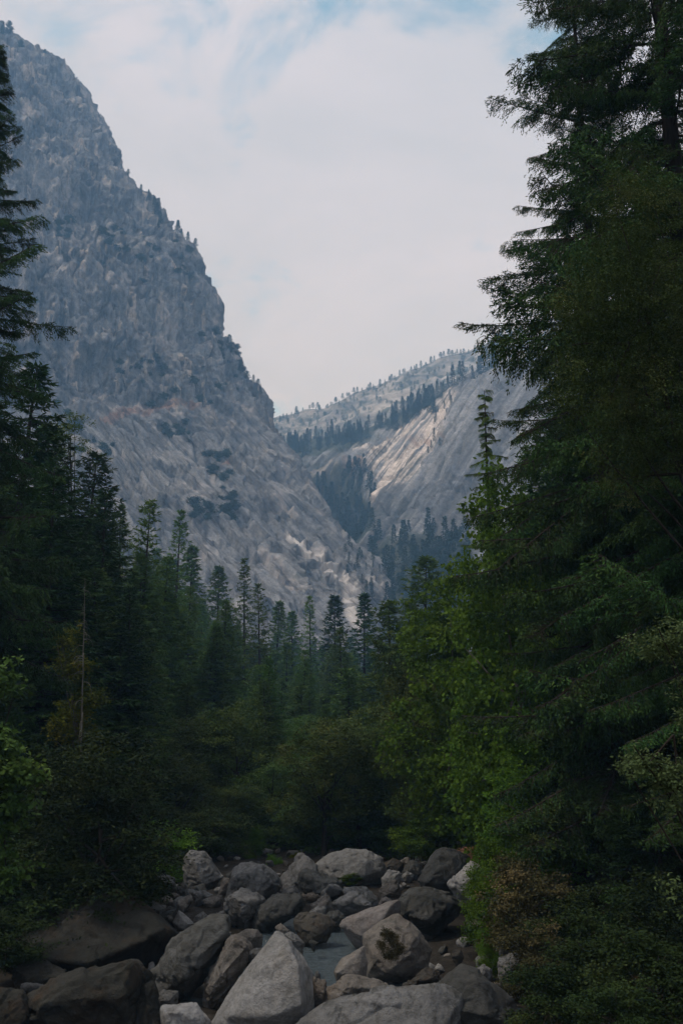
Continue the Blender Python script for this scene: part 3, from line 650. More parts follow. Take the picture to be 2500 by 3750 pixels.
B([(1147,3580),(1159,3554),(1170,3559),(1174,3584)], 'grey', 'tiny pointed stone standing in the pool', Y=36)
B([(1030,3800),(1100,3722),(1180,3667),(1256,3654),(1363,3624),(1400,3616),(1507,3612),(1620,3600),(1700,3640),(1700,3800)], 'grey', 'broad pale slab across the bottom with rough whitish crest', Y=31.0, front=[(1120,3740,.3),(1250,3680,.35),(1400,3640,.4),(1560,3630,.45),(1300,3800,1.0),(1600,3800,1.0)], rough=.5, res=60, sink=.6, T=.4)
B([(1600,3596),(1640,3560),(1687,3524),(1745,3545),(1783,3576),(1870,3650),(1960,3800),(1500,3800),(1540,3650)], 'dark', 'dark humped slab at the bottom right below the shrubs', Y=31.8, front=[(1660,3570,.4),(1740,3580,.5),(1640,3700,.8),(1800,3720,.9)], rough=.45, res=50, sink=.6)
B([(1651,3502),(1660,3478),(1685,3475),(1698,3505),(1675,3530)], 'brown', 'small upright brown stone under the overhang', Y=41)
B([(1738,3512),(1755,3494),(1790,3499),(1802,3525),(1745,3540)], 'grey', 'small pale stone beneath the bright green shrub', Y=38.5)
B([(1738,3547),(1770,3529),(1802,3550),(1792,3590),(1745,3590)], 'grey', 'small split grey stone on the dark humped slab', Y=36.2, rough=1.4)
B([(1472,3607),(1520,3580),(1560,3546),(1607,3558),(1612,3592),(1510,3618)], 'brown', 'brown rock ledge with a dark gap below the squared boulder', Y=36.0, rough=1.3)
B([(1827,3472),(1866,3394),(1888,3415),(1882,3475)], 'grey', 'grey rock fin poking out of the brown shrub', Y=37.5)
B([(1822,3507),(1880,3478),(1907,3500),(1875,3590),(1822,3600)], 'grey', 'grey bank rock below the rock fin by the brown shrub', Y=35.5)
B([(586,3286),(611,3279),(650,3299),(626,3318),(592,3322)], 'tan', 'small tan rock left of the cobbly gap', Y=58)
B([(582,3354),(626,3317),(647,3325),(632,3392),(600,3390)], 'dark', 'small dark rock with a split edge above the earthy slab', Y=50)
B([(651,3297),(699,3273),(710,3295),(691,3320),(668,3342),(645,3330)], 'tan', 'small warm grey boulder tilted over the cobbly gap', Y=55, rough=.7)
B([(632,3380),(655,3330),(691,3360),(713,3383),(667,3415)], 'pale', 'small pale triangular boulder above the dark leaning one', Y=49, rough=.5)
B([(708,3270),(749,3259),(781,3276),(745,3301),(713,3316)], 'grey', 'small knobbly boulder below the tall wedge boulder', Y=59.5, rough=1.2)
B([(742,3297),(776,3279),(815,3279),(812,3314),(776,3328),(749,3320)], 'tan', 'small pale tan slab left of the split block', Y=57, rough=.8)
B([(716,3354),(745,3339),(767,3357),(738,3388),(704,3378)], 'grey', 'small grey rock just behind the dark leaning boulder', Y=49.5)
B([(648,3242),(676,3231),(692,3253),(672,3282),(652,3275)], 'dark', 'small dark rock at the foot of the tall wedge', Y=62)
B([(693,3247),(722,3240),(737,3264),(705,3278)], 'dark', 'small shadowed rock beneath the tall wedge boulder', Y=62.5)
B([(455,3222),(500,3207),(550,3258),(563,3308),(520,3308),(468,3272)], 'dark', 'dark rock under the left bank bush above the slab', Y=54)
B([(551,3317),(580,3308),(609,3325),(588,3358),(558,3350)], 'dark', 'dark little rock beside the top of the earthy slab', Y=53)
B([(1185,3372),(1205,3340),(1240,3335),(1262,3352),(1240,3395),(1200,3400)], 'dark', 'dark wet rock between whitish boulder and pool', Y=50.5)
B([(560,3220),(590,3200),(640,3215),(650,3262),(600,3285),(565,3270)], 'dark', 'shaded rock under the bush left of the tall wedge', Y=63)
# white shard, driftwood, litter
o = boulder('quartz_shard', [(932,3322),(921,3336),(907,3364),(924,3357)], WHITE, 'bright white sliver of rock leaning on the long dark block', Y=51.4, T=.25, res=24, cat='rock', sink=0.4)
def driftwood():
    rng = np.random.default_rng(5); g = Geo()
    a, b = at(1098, 3290, 56.5), at(1196, 3273, 57.5)
    s = np.linspace(0, 1, 14)[:, None]
    for k in range(5):
        off = rng.normal(0, 0.07, 3); off[1] *= 0.5
        P = a + (b - a) * s + off + 0.04 * rng.normal(size=(14, 3)) + np.array([0, 0, 0.05 * k - 0.1])
        g.tube(P, np.interp(np.linspace(0, 1, 14), [0, .1, .6, 1], [0.06, 0.14, 0.12, 0.02]) * rng.uniform(.7, 1.1), 7)
    tag(g.build('driftwood_log', DRIFT, loc=a), 'splintered grey driftwood log jammed under the dark lumpy boulder', 'driftwood')
driftwood()
def litter():
    rng = np.random.default_rng(6); g = Geo()
    poly = np.array([(1655, 3112), (1725, 3096), (1763, 3112), (1785, 3153), (1748, 3168), (1715, 3140)], float)
    N = 1500
    w = rng.dirichlet(np.ones(6) * 0.9, N); q = w @ poly
    P = np.array([at(x, y, 54.0 + (3150 - y) * 0.02 + rng.uniform(-.2, .2)) for x, y in q])
    ax = rng.normal(size=(N, 3)); ax[:, 2] *= 0.25
    g.blades(P, ax, rng.normal(size=(N, 3)) * .3 + (0, -.3, 1), rng.uniform(.15, .4, N), rng.uniform(.03, .07, N))
    # soil pad under the needles
    c = at(1722, 3138, 54.3)
    th = np.linspace(0, 2 * math.pi, 12, endpoint=False)
    V = [c + (0, 0, .25)] + [c + (0.85 * math.cos(a) * rng.uniform(.8, 1.1), .6 * math.sin(a), -0.28) for a in th]
    g.add(V, T=[(0, i + 1, (i + 1) % 12 + 1) for i in range(12)])
    tag(g.build('needle_litter', LITTER, loc=c - (0, 0, .3)), 'heap of rust red dead needles on top of the cracked block', 'litter', kind='stuff')
litter()
def stones():
    rng = np.random.default_rng(11); protos = []
    for k in range(7):
        p = rng.normal(size=(13, 3)); p /= np.linalg.norm(p, axis=1)[:, None]; p *= rng.uniform(.75, 1.05, (13, 1)) * (1, .8, .62)
        V, Fq = remesh(hull_mesh(p), 0.12); V = rock_detail(V, Fq, 2.0, k * 1.7, .8, 3); V[:, 2] += 0.35
        protos.append((V, Fq))
    meshes = []
    mats = ['grey', 'tan', 'pale', 'dark', 'grey', 'brown', 'grey']
    for k, (V, Fq) in enumerate(protos):
        o = mesh_obj('stone', V, Fq, GR[mats[k]]); meshes.append(o.data); bpy.data.objects.remove(o)
    n = 0
    while n < 260:
        y = 33 + 48 * rng.random() ** 0.9; x = rng.uniform(-13.5, 7.0)
        if ((x + .6) / 3.0) ** 2 + ((y - 43) / 7.5) ** 2 < 1: continue
        o = bpy.data.objects.new('stone', meshes[rng.integers(7)]); COL.objects.link(o)
        s = rng.uniform(.18, .55) * (1 + (rng.random() < .15))
        o.location = (x, y, float(ground_z(x, y)) + rng.uniform(-.05, .1)); o.scale = (s, s * rng.uniform(.8, 1.2), s * rng.uniform(.7, 1.1))
        o.rotation_euler = (rng.normal(0, .3), rng.normal(0, .3), rng.uniform(0, 6.28))
        tag(o, 'small loose stone in the gaps between the river boulders', 'stone', 'small stones of the river bed'); n += 1
stones()

# ------------------------------------------------------------------ trees
def conifer(seed, H, R, nb, start=0.12, droop=0.35, lift=(-0.25, 0.55), bl=0.3, bw=0.1, sp=0.3, lat=0.42, hang=0.0, prof=0.75, gaps=0.0, k=2, tr=None, elmin=0.2, tubes=True):
    """one fir: returns trunk Geo and crown Geo; foliage sprays on every limb"""
    rng = np.random.default_rng(seed); tk, cr = Geo(), Geo()
    tr = tr or H * 0.011
    zs = np.linspace(-0.02, 1, 14); lean = rng.normal(0, 0.006 * H, 2)
    tp = np.stack([lean[0] * zs ** 2, lean[1] * zs ** 2, zs * H], -1)
    tk.tube(tp, np.maximum(tr * (1 - zs) ** 0.8, 0.02), 8)
    lobes = rng.uniform(0, 6.28, 3)
    for i in range(nb):
        h = start + (1 - start) * ((i + rng.random()) / nb) ** 0.9
        h = min(h, 0.995); az = i * 2.39996 + rng.normal(0, .35)
        if gaps and perlin(np.array([[h * 9 + seed, math.cos(az) * 1.2, math.sin(az) * 1.2]]))[0] > 0.45 - gaps: continue
        pr = min(1.0, ((1 - h) / (1 - start)) ** prof * 1.0 + 0.012)
        pr *= min(1.0, 0.55 + (h - start) / 0.12) 
        L = R * pr * rng.uniform(.62, 1.12) * (1 + 0.14 * math.sin(3 * az + lobes[0]) * 1) + 0.15
        el = lift[0] + (lift[1] - lift[0]) * h ** 1.6 + rng.normal(0, .09)
        dr = droop * (1 - 0.7 * h) * rng.uniform(.7, 1.3)
        n = 7; s = np.linspace(0, 1, n); dirv = np.array([math.cos(az), math.sin(az), 0]); side = np.array([-math.sin(az), math.cos(az), 0])
        zc = L * (math.sin(el) * s - dr * s ** 2 + 0.45 * dr * s ** 3.5)
        rr = L * s * math.cos(el * .6); wob = rng.normal(0, .05 * L) * s ** 2
        base = tp[0] * 0 + np.array([lean[0] * h * h, lean[1] * h * h, h * H])
        bp = base + rr[:, None] * dirv + wob[:, None] * side + zc[:, None] * (0, 0, 1)
        if tubes: tk.tube(bp, np.maximum(0.016 * L * (1 - s) + 0.004, 0.006), 4)
        # side sprays
        m = max(3, int(L / sp)); ss = np.sort(rng.uniform(elmin, 1, m)); ss[-1] = 1
        pb = np.stack([np.interp(ss, s, bp[:, q]) for q in range(3)], -1)
        tg = np.stack([np.interp(ss, s, np.gradient(bp[:, q], s)) for q in range(3)], -1); tg /= np.linalg.norm(tg, axis=1)[:, None]
        for sg in (-1, 1):
            ang = rng.uniform(.65, 1.15, m)
            d = tg * np.cos(ang)[:, None] + sg * side * np.sin(ang)[:, None]
            d[:, 2] -= hang * rng.uniform(.4, 1.4, m) + 0.12; d /= np.linalg.norm(d, axis=1)[:, None]
            tl = np.maximum(lat * L * (1.05 - ss) ** .8 * rng.uniform(.5, 1.2, m), bl * 0.9)
            tl = np.minimum(tl, lat * R * .75)
            nk = np.maximum(1, (tl / (bl * .55)).astype(int))
            idx = np.repeat(np.arange(m), nk); f = np.concatenate([np.arange(a) / a for a in nk])
            c = pb[idx] + d[idx] * (tl[idx] * f)[:, None]; c[:, 2] -= (0.22 + hang * .5) * (tl[idx] * f) ** 1.5 / max(R * .5, .5)
            for q in range(k):
                ax = d[idx] + rng.normal(0, .42, (len(idx), 3)); ax[:, 2] -= .12 + hang * .4
                cr.blades(c, ax, rng.normal(0, .55, (len(idx), 3)) + (0, 0, 1), bl * rng.uniform(.7, 1.3, len(idx)), bw * rng.uniform(.7, 1.3, len(idx)))
        c = pb; cr.blades(c, tg + rng.normal(0, .2, tg.shape), rng.normal(0, .5, tg.shape) + (0, 0, 1), bl * 1.2, bw)
    # leader shoot
    c = tp[-1] - np.linspace(0, .03 * H, 8)[:, None] * (0, 0, 1)
    a = rng.normal(size=(8, 3)); a[:, 2] = np.abs(a[:, 2]) * .7 + .6
    cr.blades(c, a, rng.normal(size=(8, 3)), bl, bw)
    return tk, cr
def broadleaf(seed, lobes, base, leaf, nclump, nleaf, rc, trunk_r, wide=0.6, flat=0.8, limbs=10, hollow=0.55):
    """lobes: (x,y,z,rx,ry,rz); limbs run from the trunk foot to leaf clumps spread through the lobes"""
    rng = np.random.default_rng(seed); tk, cr = Geo(), Geo()
    lobes = np.array(lobes, float); vol = lobes[:, 3] * lobes[:, 4] * lobes[:, 5]; pick = rng.choice(len(lobes), nclump, p=vol / vol.sum())
    d = rng.normal(size=(nclump, 3)); d /= np.linalg.norm(d, axis=1)[:, None]
    r = (hollow + (1 - hollow) * rng.random(nclump)) ** .8
    C = lobes[pick, :3] + d * lobes[pick, 3:] * r[:, None] * (1 + .25 * fbm(d * 2.2 + seed, 2))[:, None]
    oc = d
    C += rng.normal(0, rc * .3, C.shape)
    idx = np.repeat(np.arange(nclump), nleaf)
    sc_ = rng.uniform(.55, 1.35, nclump)[idx]
    off = rng.normal(size=(len(idx), 3)) * (1, 1, flat * .7); P = C[idx] + off * (rc * sc_ * .55)[:, None]
    nrm = oc[idx] * .5 + (0, 0, .7) + rng.normal(0, .55, (len(idx), 3))
    ax = rng.normal(size=(len(idx), 3)) * (1, 1, .5) + off * .5; ax[:, 2] -= .25
    cr.blades(P, ax, nrm, leaf * rng.uniform(.6, 1.35, len(idx)), leaf * wide * rng.uniform(.7, 1.2, len(idx)))
    base = np.array(base, float); top = lobes[:, :3].mean(0)
    ph = top[2] - base[2]
    mid = base + (top - base) * np.array([.35, .35, .5]) + rng.normal(0, .03 * ph, 3)
    s = np.linspace(0, 1, 10)[:, None]
    main = (1 - s) ** 2 * base + 2 * s * (1 - s) * mid + s ** 2 * top
    tk.tube(main - (0, 0, .15), trunk_r * (1 - .75 * s[:, 0]), 8)
    for j in rng.choice(nclump, min(limbs, nclump), replace=False):
        st = main[rng.integers(5, 10)]; e = C[j]
        m = (st + e) / 2 + rng.normal(0, .06 * np.linalg.norm(e - st), 3); u = np.linspace(0, 1, 7)[:, None]
        tk.tube((1 - u) ** 2 * st + 2 * u * (1 - u) * m + u ** 2 * e, trunk_r * .35 * (1 - .9 * u[:, 0]) + .008, 5)
    return tk, cr
PROTO = {}
def proto(key, pair, leaf, bark=BARK):
    tk, cr = pair
    a = tk.build('trunk', bark); b = cr.build('crown', LF[leaf], smooth=False)
    PROTO[key] = (a.data, b.data); bpy.data.objects.remove(a); bpy.data.objects.remove(b)
def place(key, name, label, cat, group, loc, s, rz=0.0, sxy=None, leaf=None, tilt=(0, 0)):
    a, b = PROTO[key]; e = empty(name, loc); e.rotation_euler = (tilt[0], tilt[1], rz)
    sxy = sxy or s; e.scale = (sxy, sxy, s)
    for nm, d in (('trunk', a), ('crown', b)):
        o = bpy.data.objects.new(nm, d); COL.objects.link(o); o.parent = e
        if nm == 'crown' and leaf: o.material_slots[0].link = 'OBJECT'; o.material_slots[0].material = LF[leaf]
    tag(e, label, cat, group); return e
# prototypes: near, middle and far conifers, each built at true size
def bough(seed, hang, droop, up):
    """one limb of a big fir, 6 m long along +X: stem, side twigs, hanging twiglets with needles"""
    rng = np.random.default_rng(seed); L = 6.0; st, nd_ = Geo(), Geo(); s = np.linspace(0, 1, 12)
    P = np.stack([L * s, .12 * np.sin(s * 4 + seed), L * (up * s - droop * s ** 2 + .55 * droop * s ** 3.5)], -1)
    st.tube(P, .05 * (1 - s) ** .8 + .006, 5)
    C, A, Ln = [], [], []
    for q in np.sort(rng.uniform(.10, 1, 74)):
        b = np.array([np.interp(q, s, P[:, i]) for i in range(3)])
        sg = rng.choice([-1, 1]); an = rng.uniform(.6, 1.2) * sg; tl = (.32 + 1.25 * (1 - q) ** .7 * min(1, q * 3.2)) * rng.uniform(.6, 1.15)
        d = np.array([math.cos(an), math.sin(an), rng.normal(-.12, .14)]); u = np.linspace(0, 1, 6)
        tw = b + d * (tl * u)[:, None] - np.array([0, 0, 1]) * (.30 * tl * u ** 2)[:, None]
        st.tube(tw, .010 * (1 - u) + .004, 3)
        for f in np.sort(rng.uniform(.08, 1, max(4, int(tl / .085)))):
            c = np.array([np.interp(f, u, tw[:, i]) for i in range(3)])
            sd = rng.choice([-1, 1]); a2 = an + sd * rng.uniform(.4, 1.1)
            dd = np.array([math.cos(a2), math.sin(a2), -hang * rng.uniform(.3, 1.7) + .1]); dd /= np.linalg.norm(dd)
            ll = rng.uniform(.14, .40) * (1.1 - .5 * f) * (1 + .5 * hang); m = max(2, int(ll / .065))
            k = np.arange(m) / m
            C.append(c + dd * (ll * k)[:, None] - np.array([0, 0, 1]) * (hang * .5 * ll * k ** 2)[:, None]); A.append(np.repeat(dd[None], m, 0) - (0, 0, .15 * hang)); 
    C = np.concatenate(C); A = np.concatenate(A)
    nd_.blades(C, A + rng.normal(0, .38, A.shape), rng.normal(0, .8, A.shape) + (0, 0, .6), .135 * rng.uniform(.7, 1.3, len(C)), .050 * rng.uniform(.7, 1.3, len(C)))
    V = np.concatenate(st.v + nd_.v); n0 = sum(len(q) for q in st.q); Fq = np.concatenate(st.q + [q + st.n for q in nd_.q])
    o = mesh_obj('branch', V, Fq, None, mats=[BARK, LF['fir']], mat_idx=np.concatenate([np.zeros(n0), np.ones(len(Fq) - n0)]), smooth=False)
    d = o.data; bpy.data.objects.remove(o); return d
BOUGH = [bough(71, 1.0, .26, .10), bough(72, 1.3, .34, .12), bough(73, .7, .20, .02), bough(74, .35, .16, .05), bough(75, .25, .12, .0), bough(76, .5, .30, .16), bough(77, .8, .14, -.05)]
def near_fir(name, label, tip, d, R, nb, prof, start, seed, kinds, group, lift=(-.25, .25), leaf=None, gaps=0.0, bush=1.0):
    rng = np.random.default_rng(seed); p = at(tip[0], tip[1], d); x = p[0]; z0 = float(ground_z(x, d)) - .2; H = p[2] - z0
    e = empty(name, (x, d, z0)); tk = Geo(); zs = np.linspace(0, 1, 14)
    tk.tube(np.stack([.002 * H * np.sin(zs * 5), .002 * H * np.cos(zs * 4), zs * H], -1), np.maximum(H * .011 * (1 - zs) ** .8, .02), 10); tk.build('trunk', BARK, e)
    for i in range(nb):
        h = min(.995, start + (1 - start) * ((i + rng.random()) / nb)); az = i * 2.39996 + rng.normal(0, .3)
        if gaps and perlin(np.array([[h * 8 + seed, math.cos(az), math.sin(az)]]))[0] > .5 - gaps: continue
        L = max(.5, R * ((1 - h) / (1 - start)) ** prof * min(1, .62 + (h - start) * 2.2) * rng.choice([.45, .7, .85, 1.0, 1.18]) * rng.uniform(.85, 1.1))
        o = bpy.data.objects.new('branch', BOUGH[kinds[rng.integers(len(kinds))]]); COL.objects.link(o); o.parent = e
        el = lift[0] + (lift[1] - lift[0]) * h ** 1.4 + rng.normal(0, .19)
        o.location = (0, 0, h * H); o.rotation_euler = (rng.normal(0, .4), -el, az); k = L / 6.0; w = max(k, .42) * bush
        o.scale = (k, w * rng.uniform(.8, 1.2), w)
        if leaf: o.material_slots[1].link = 'OBJECT'; o.material_slots[1].material = LF[leaf]
    return tag(e, label, 'tree', group)
proto('fir_a', conifer(21, 36, 5.6, 330, start=.03, droop=.35, bl=.50, bw=.13, sp=.33, lat=.40, hang=.25, prof=.72, k=3), 'fir')
proto('fir_b', conifer(22, 36, 6.2, 310, start=.03, droop=.25, bl=.52, bw=.14, sp=.34, lat=.42, hang=.15, prof=.68, lift=(-.1, .6), k=3), 'fir')
proto('thin_a', conifer(24, 34, 4.2, 170, start=.06, droop=.28, lift=(-.15, .4), bl=.6, bw=.18, sp=.36, lat=.40, hang=.1, prof=.8, gaps=.14, k=3), 'fir2')
proto('thin_b', conifer(25, 34, 4.6, 150, start=.08, droop=.22, lift=(-.05, .5), bl=.6, bw=.18, sp=.36, lat=.42, hang=.0, prof=.6, gaps=.14, k=3), 'fir2')
proto('mid_a', conifer(31, 34, 5.8, 210, start=.03, droop=.25, bl=.75, bw=.27, sp=.55, lat=.45, prof=.85, k=3), 'fir', BARK)
proto('mid_b', conifer(32, 34, 5.0, 200, start=.03, droop=.3, bl=.75, bw=.27, sp=.55, lat=.45, prof=.9, lift=(-.2, .4), k=3), 'fir', BARK)
proto('mid_c', conifer(33, 30, 5.8, 180, start=.08, droop=.15, bl=.7, bw=.25, sp=.55, lat=.5, prof=.6, lift=(.1, .6), gaps=.06, k=3), 'fir2', BARK)
def oak_lobes(rng, H, R, n=9, low=.25):
    L = []
    for i in range(n):
        h = low + (1 - low) * (i + .5) / n; a = i * 2.4 + rng.uniform(0, 1); w = R * (1 - abs(h - .5) * 1.1)
        L.append((w * .62 * math.cos(a), w * .62 * math.sin(a), H * (h * .88), R * rng.uniform(.42, .58), R * rng.uniform(.42, .58), H * rng.uniform(.12, .17)))
    return L
_rg = np.random.default_rng(3)
proto('oak_a', broadleaf(41, oak_lobes(_rg, 15, 5.2, 10), (0, 0, 0), .26, 520, 46, .62, .32, .55, .7, 16), 'oak')
proto('oak_b', broadleaf(42, oak_lobes(_rg, 14, 4.6, 9), (0, 0, 0), .25, 430, 46, .62, .28, .55, .7, 16), 'olive')
proto('oak_c', broadleaf(43, oak_lobes(_rg, 12, 5.0, 8, .15), (0, 0, 0), .24, 460, 44, .58, .24, .5, .7, 14), 'oak')
proto('maple', broadleaf(44, oak_lobes(_rg, 17, 5.0, 11, .15), (0, 0, 0), .27, 620, 38, .62, .22, .85, .55, 16), 'maple', GBARK)
proto('shrub', broadleaf(45, oak_lobes(_rg, 3.2, 2.0, 7, .1), (0, 0, 0), .13, 260, 46, .30, .05, .6, .8, 14, .3), 'oak', GBARK)

def tree(key, tip, d, name, label, cat='tree', group=None, H0=36, wpx=None, leaf=None, rz=None, xoff=0, lean=(0, 0)):
    """tip pixel and distance; the foot stands on the ground below, the height follows"""
    p = at(tip[0], tip[1], d); x = p[0]; z0 = float(ground_z(x, d)) - .15
    H = p[2] - z0; s = H / H0
    rz = rz if rz is not None else (tip[0] * 1.7 + d) % 6.28
    return place(key, name, label, cat, group, (x, d, z0), s, rz, sxy=(s * wpx if wpx else None), leaf=leaf, tilt=lean)
CG = 'conifers of the valley forest'
def C(key, tip, d, label, **kw):
    kw['wpx'] = kw.get('wpx', 1.0) * (1.2 if key.startswith('thin') else 1.55); a = tip[0] * .731 + d; kw['lean'] = (.025 * math.sin(a * 3.1), .03 * math.sin(a * 1.7))
    return tree(key, tip, d, kw.pop('name', 'fir_tree'), label, 'tree', CG, **kw)
H_ = {'giant': 52, 'giant2': 46, 'hemlock': 26, 'thin_a': 34, 'thin_b': 34, 'mid_a': 34, 'mid_b': 34, 'mid_c': 30, 'fir_a': 36, 'fir_b': 36}
near_fir('fir_tree', 'giant dark fir towering over the right side with long drooping boughs', (2310, -1250), 36, 6.9, 300, .30, .05, 1, (0, 1, 2, 5, 6), CG, bush=1.12, gaps=.06)
near_fir('fir_tree', 'tall dark fir cut by the left edge of the photo', (-15, 185), 52, 7.2, 340, .60, .04, 2, (2, 3, 4, 5), CG, lift=(-.2, .4), bush=1.5)
near_fir('fir_tree', 'second dark fir standing behind the giant fir on the right', (2090, -200), 47, 7.6, 300, .42, .05, 3, (0, 1, 2, 5, 6), CG, bush=1.2, gaps=.06)
near_fir('fir_tree', 'dark fir filling the shade behind the olive leaved tree', (2440, 500), 43, 6.8, 240, .5, .04, 4, (0, 1, 2, 5, 6), CG, bush=1.4)
near_fir('hemlock_tree', 'open hemlock with thin top rising in front of the streaked slope', (1775, 1430), 64, 4.6, 150, .75, .06, 5, (3, 4, 2), CG, lift=(-.15, .15), leaf='fir2', gaps=.1)
for key, tip, d, label, kw in [
    ('fir_a', (70, 1330), 74, 'dark fir just right of the tall fir at the left edge', {}),
    ('fir_b', (225, 1560), 82, 'fir under the bare crooked oak top on the left', {}),
    ('fir_a', (390, 1795), 92, 'pointed dark fir left of centre with dense sharp crown', {}),
    ('fir_b', (310, 1650), 98, 'fir peeking between the crooked oak and the pointed dark fir', {}),
    ('thin_b', (525, 1835), 112, 'open topped olive pine standing beside the pointed dark fir', dict(name='conifer_tree')),
    ('thin_a', (470, 1850), 120, 'thin fir top between pointed fir and open pine', {}),
    ('thin_a', (645, 1868), 200, 'hazy sparse fir standing free against the foot of the cliff', {}),
    ('mid_b', (700, 2005), 240, 'hazy blue green fir below the sparse free standing one', dict(leaf='fir2')),
    ('mid_a', (802, 2075), 255, 'hazy dense fir third along the foot of the cliff', dict(leaf='fir2')),
    ('thin_a', (907, 2045), 215, 'tall sparse fir with layered boughs against the slabs', {}),
    ('thin_b', (965, 2140), 190, 'thin warm brown fir right of the tall sparse layered fir', {}),
    ('mid_b', (1012, 2205), 270, 'hazy fir right of the thin brown fir', dict(leaf='fir2')),
    ('mid_a', (1078, 2240), 290, 'broad hazy fir in the gap below the slabs', dict(leaf='fir2')),
    ('thin_a', (1143, 2185), 250, 'very thin hazy fir spire below the white scar', {}),
    ('mid_a', (1228, 2185), 262, 'dark hazy fir left of the white scar foot', {}),
    ('mid_b', (1330, 2175), 240, 'layered hazy fir right of the white scar foot', {}),
    ('fir_b', (825, 2200), 140, 'broad olive fir in the middle of the forest', dict(leaf='fir2')),
    ('fir_a', (690, 2150), 150, 'fir left of the broad olive fir', dict(leaf='fir2')),
    ('fir_a', (1255, 2300), 165, 'broad fir in front of the hazy firs near the centre', dict(leaf='fir2')),
    ('fir_b', (600, 2040), 125, 'dense fir below the open olive pine', dict(leaf='fir2')),
    ('fir_a', (1000, 2405), 105, 'bright green slender cedar in the middle of the forest', dict(leaf='cedar', name='cedar_tree', wpx=.8)),
    ('fir_b', (1110, 2380), 150, 'fir right of the bright green cedar', dict(leaf='fir2')),
    ('mid_c', (1542, 2045), 150, 'round topped pine standing in the valley gap', dict(name='conifer_tree', leaf='fir2')),
    ('mid_c', (1425, 2205), 130, 'olive pine with ragged top left of the round topped pine', dict(name='conifer_tree')),
    ('fir_a', (1490, 2200), 140, 'fir squeezed between the two pines of the valley gap', dict(leaf='fir2')),
    ('fir_a', (1900, 1650), 78, 'dark fir behind the bright maple on the right', dict(leaf='fir2')),
    ('fir_b', (2050, 1500), 70, 'fir hidden deep behind the right hand trees', {}),
]:
    C(key, tip, d, label, H0=H_[key], **kw)

# broadleaved trees
OG = 'broadleaved trees along the river'
for key, tip, d, label, H0, leaf, kw in [
    ('oak_b', (872, 2505), 92, 'olive brown oak with layered crown in the centre left', 15, None, dict(wpx=1.0)),
    ('oak_a', (455, 2620), 74, 'dark oak with rounded crown below the left firs', 15, None, dict(wpx=1.1)),
    ('oak_b', (660, 2720), 80, 'brownish oak between the dark oak and the layered oak', 15, None, dict(wpx=1.3)),
    ('oak_a', (1135, 2630), 118, 'grey green oak at the far end of the river bed', 15, None, {}),
    ('maple', (1170, 2720), 98, 'small bright green maple at the far end of the river', 17, None, dict(wpx=1.1)),
    ('oak_a', (1290, 2700), 112, 'oak right of the small bright maple at the far end', 15, None, dict(wpx=1.1)),
    ('oak_c', (1010, 2760), 88, 'dark oak behind the saplings at the back boulders', 12, None, dict(wpx=1.5)),
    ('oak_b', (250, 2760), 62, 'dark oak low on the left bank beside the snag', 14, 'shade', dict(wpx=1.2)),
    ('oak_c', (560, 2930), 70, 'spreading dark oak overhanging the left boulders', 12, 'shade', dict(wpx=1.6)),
    ('oak_c', (840, 2860), 82, 'low dark oak behind the tall wedge boulder', 12, 'olive', dict(wpx=1.6)),
    ('oak_c', (1390, 2830), 90, 'low dark oak at the right end of the back boulders', 12, None, dict(wpx=1.5)),
    ('oak_a', (1530, 2440), 74, 'big live oak with brown tinged crown right of centre', 15, 'olive', dict(wpx=.62)),
    ('oak_c', (1600, 2700), 70, 'dark live oak above the great cracked block', 12, 'oak', dict(wpx=.9)),
    ('maple', (1480, 2330), 88, 'slim green maple at the left flank of the live oak', 17, 'oak', dict(wpx=.7)),
    ('maple', (1660, 2075), 66, 'bright green maple with broad crown below the hemlock', 17, None, dict(wpx=.78)),
    ('maple', (1860, 2200), 58, 'green maple in the shade between hemlock and giant fir', 17, None, dict(wpx=.8)),
    ('maple', (1865, 1690), 54, 'tall maple with bright leaves beside the hemlock trunk', 17, None, dict(wpx=.6)),
    ('maple', (1960, 2600), 50, 'low green maple under the giant fir boughs', 17, None, dict(wpx=1.0)),
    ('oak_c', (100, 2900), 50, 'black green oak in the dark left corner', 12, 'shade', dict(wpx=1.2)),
]:
    tree(key, tip, d, 'maple_tree' if key == 'maple' and leaf is None else 'oak_tree', label, 'tree', OG, H0=H0, leaf=leaf, **kw)
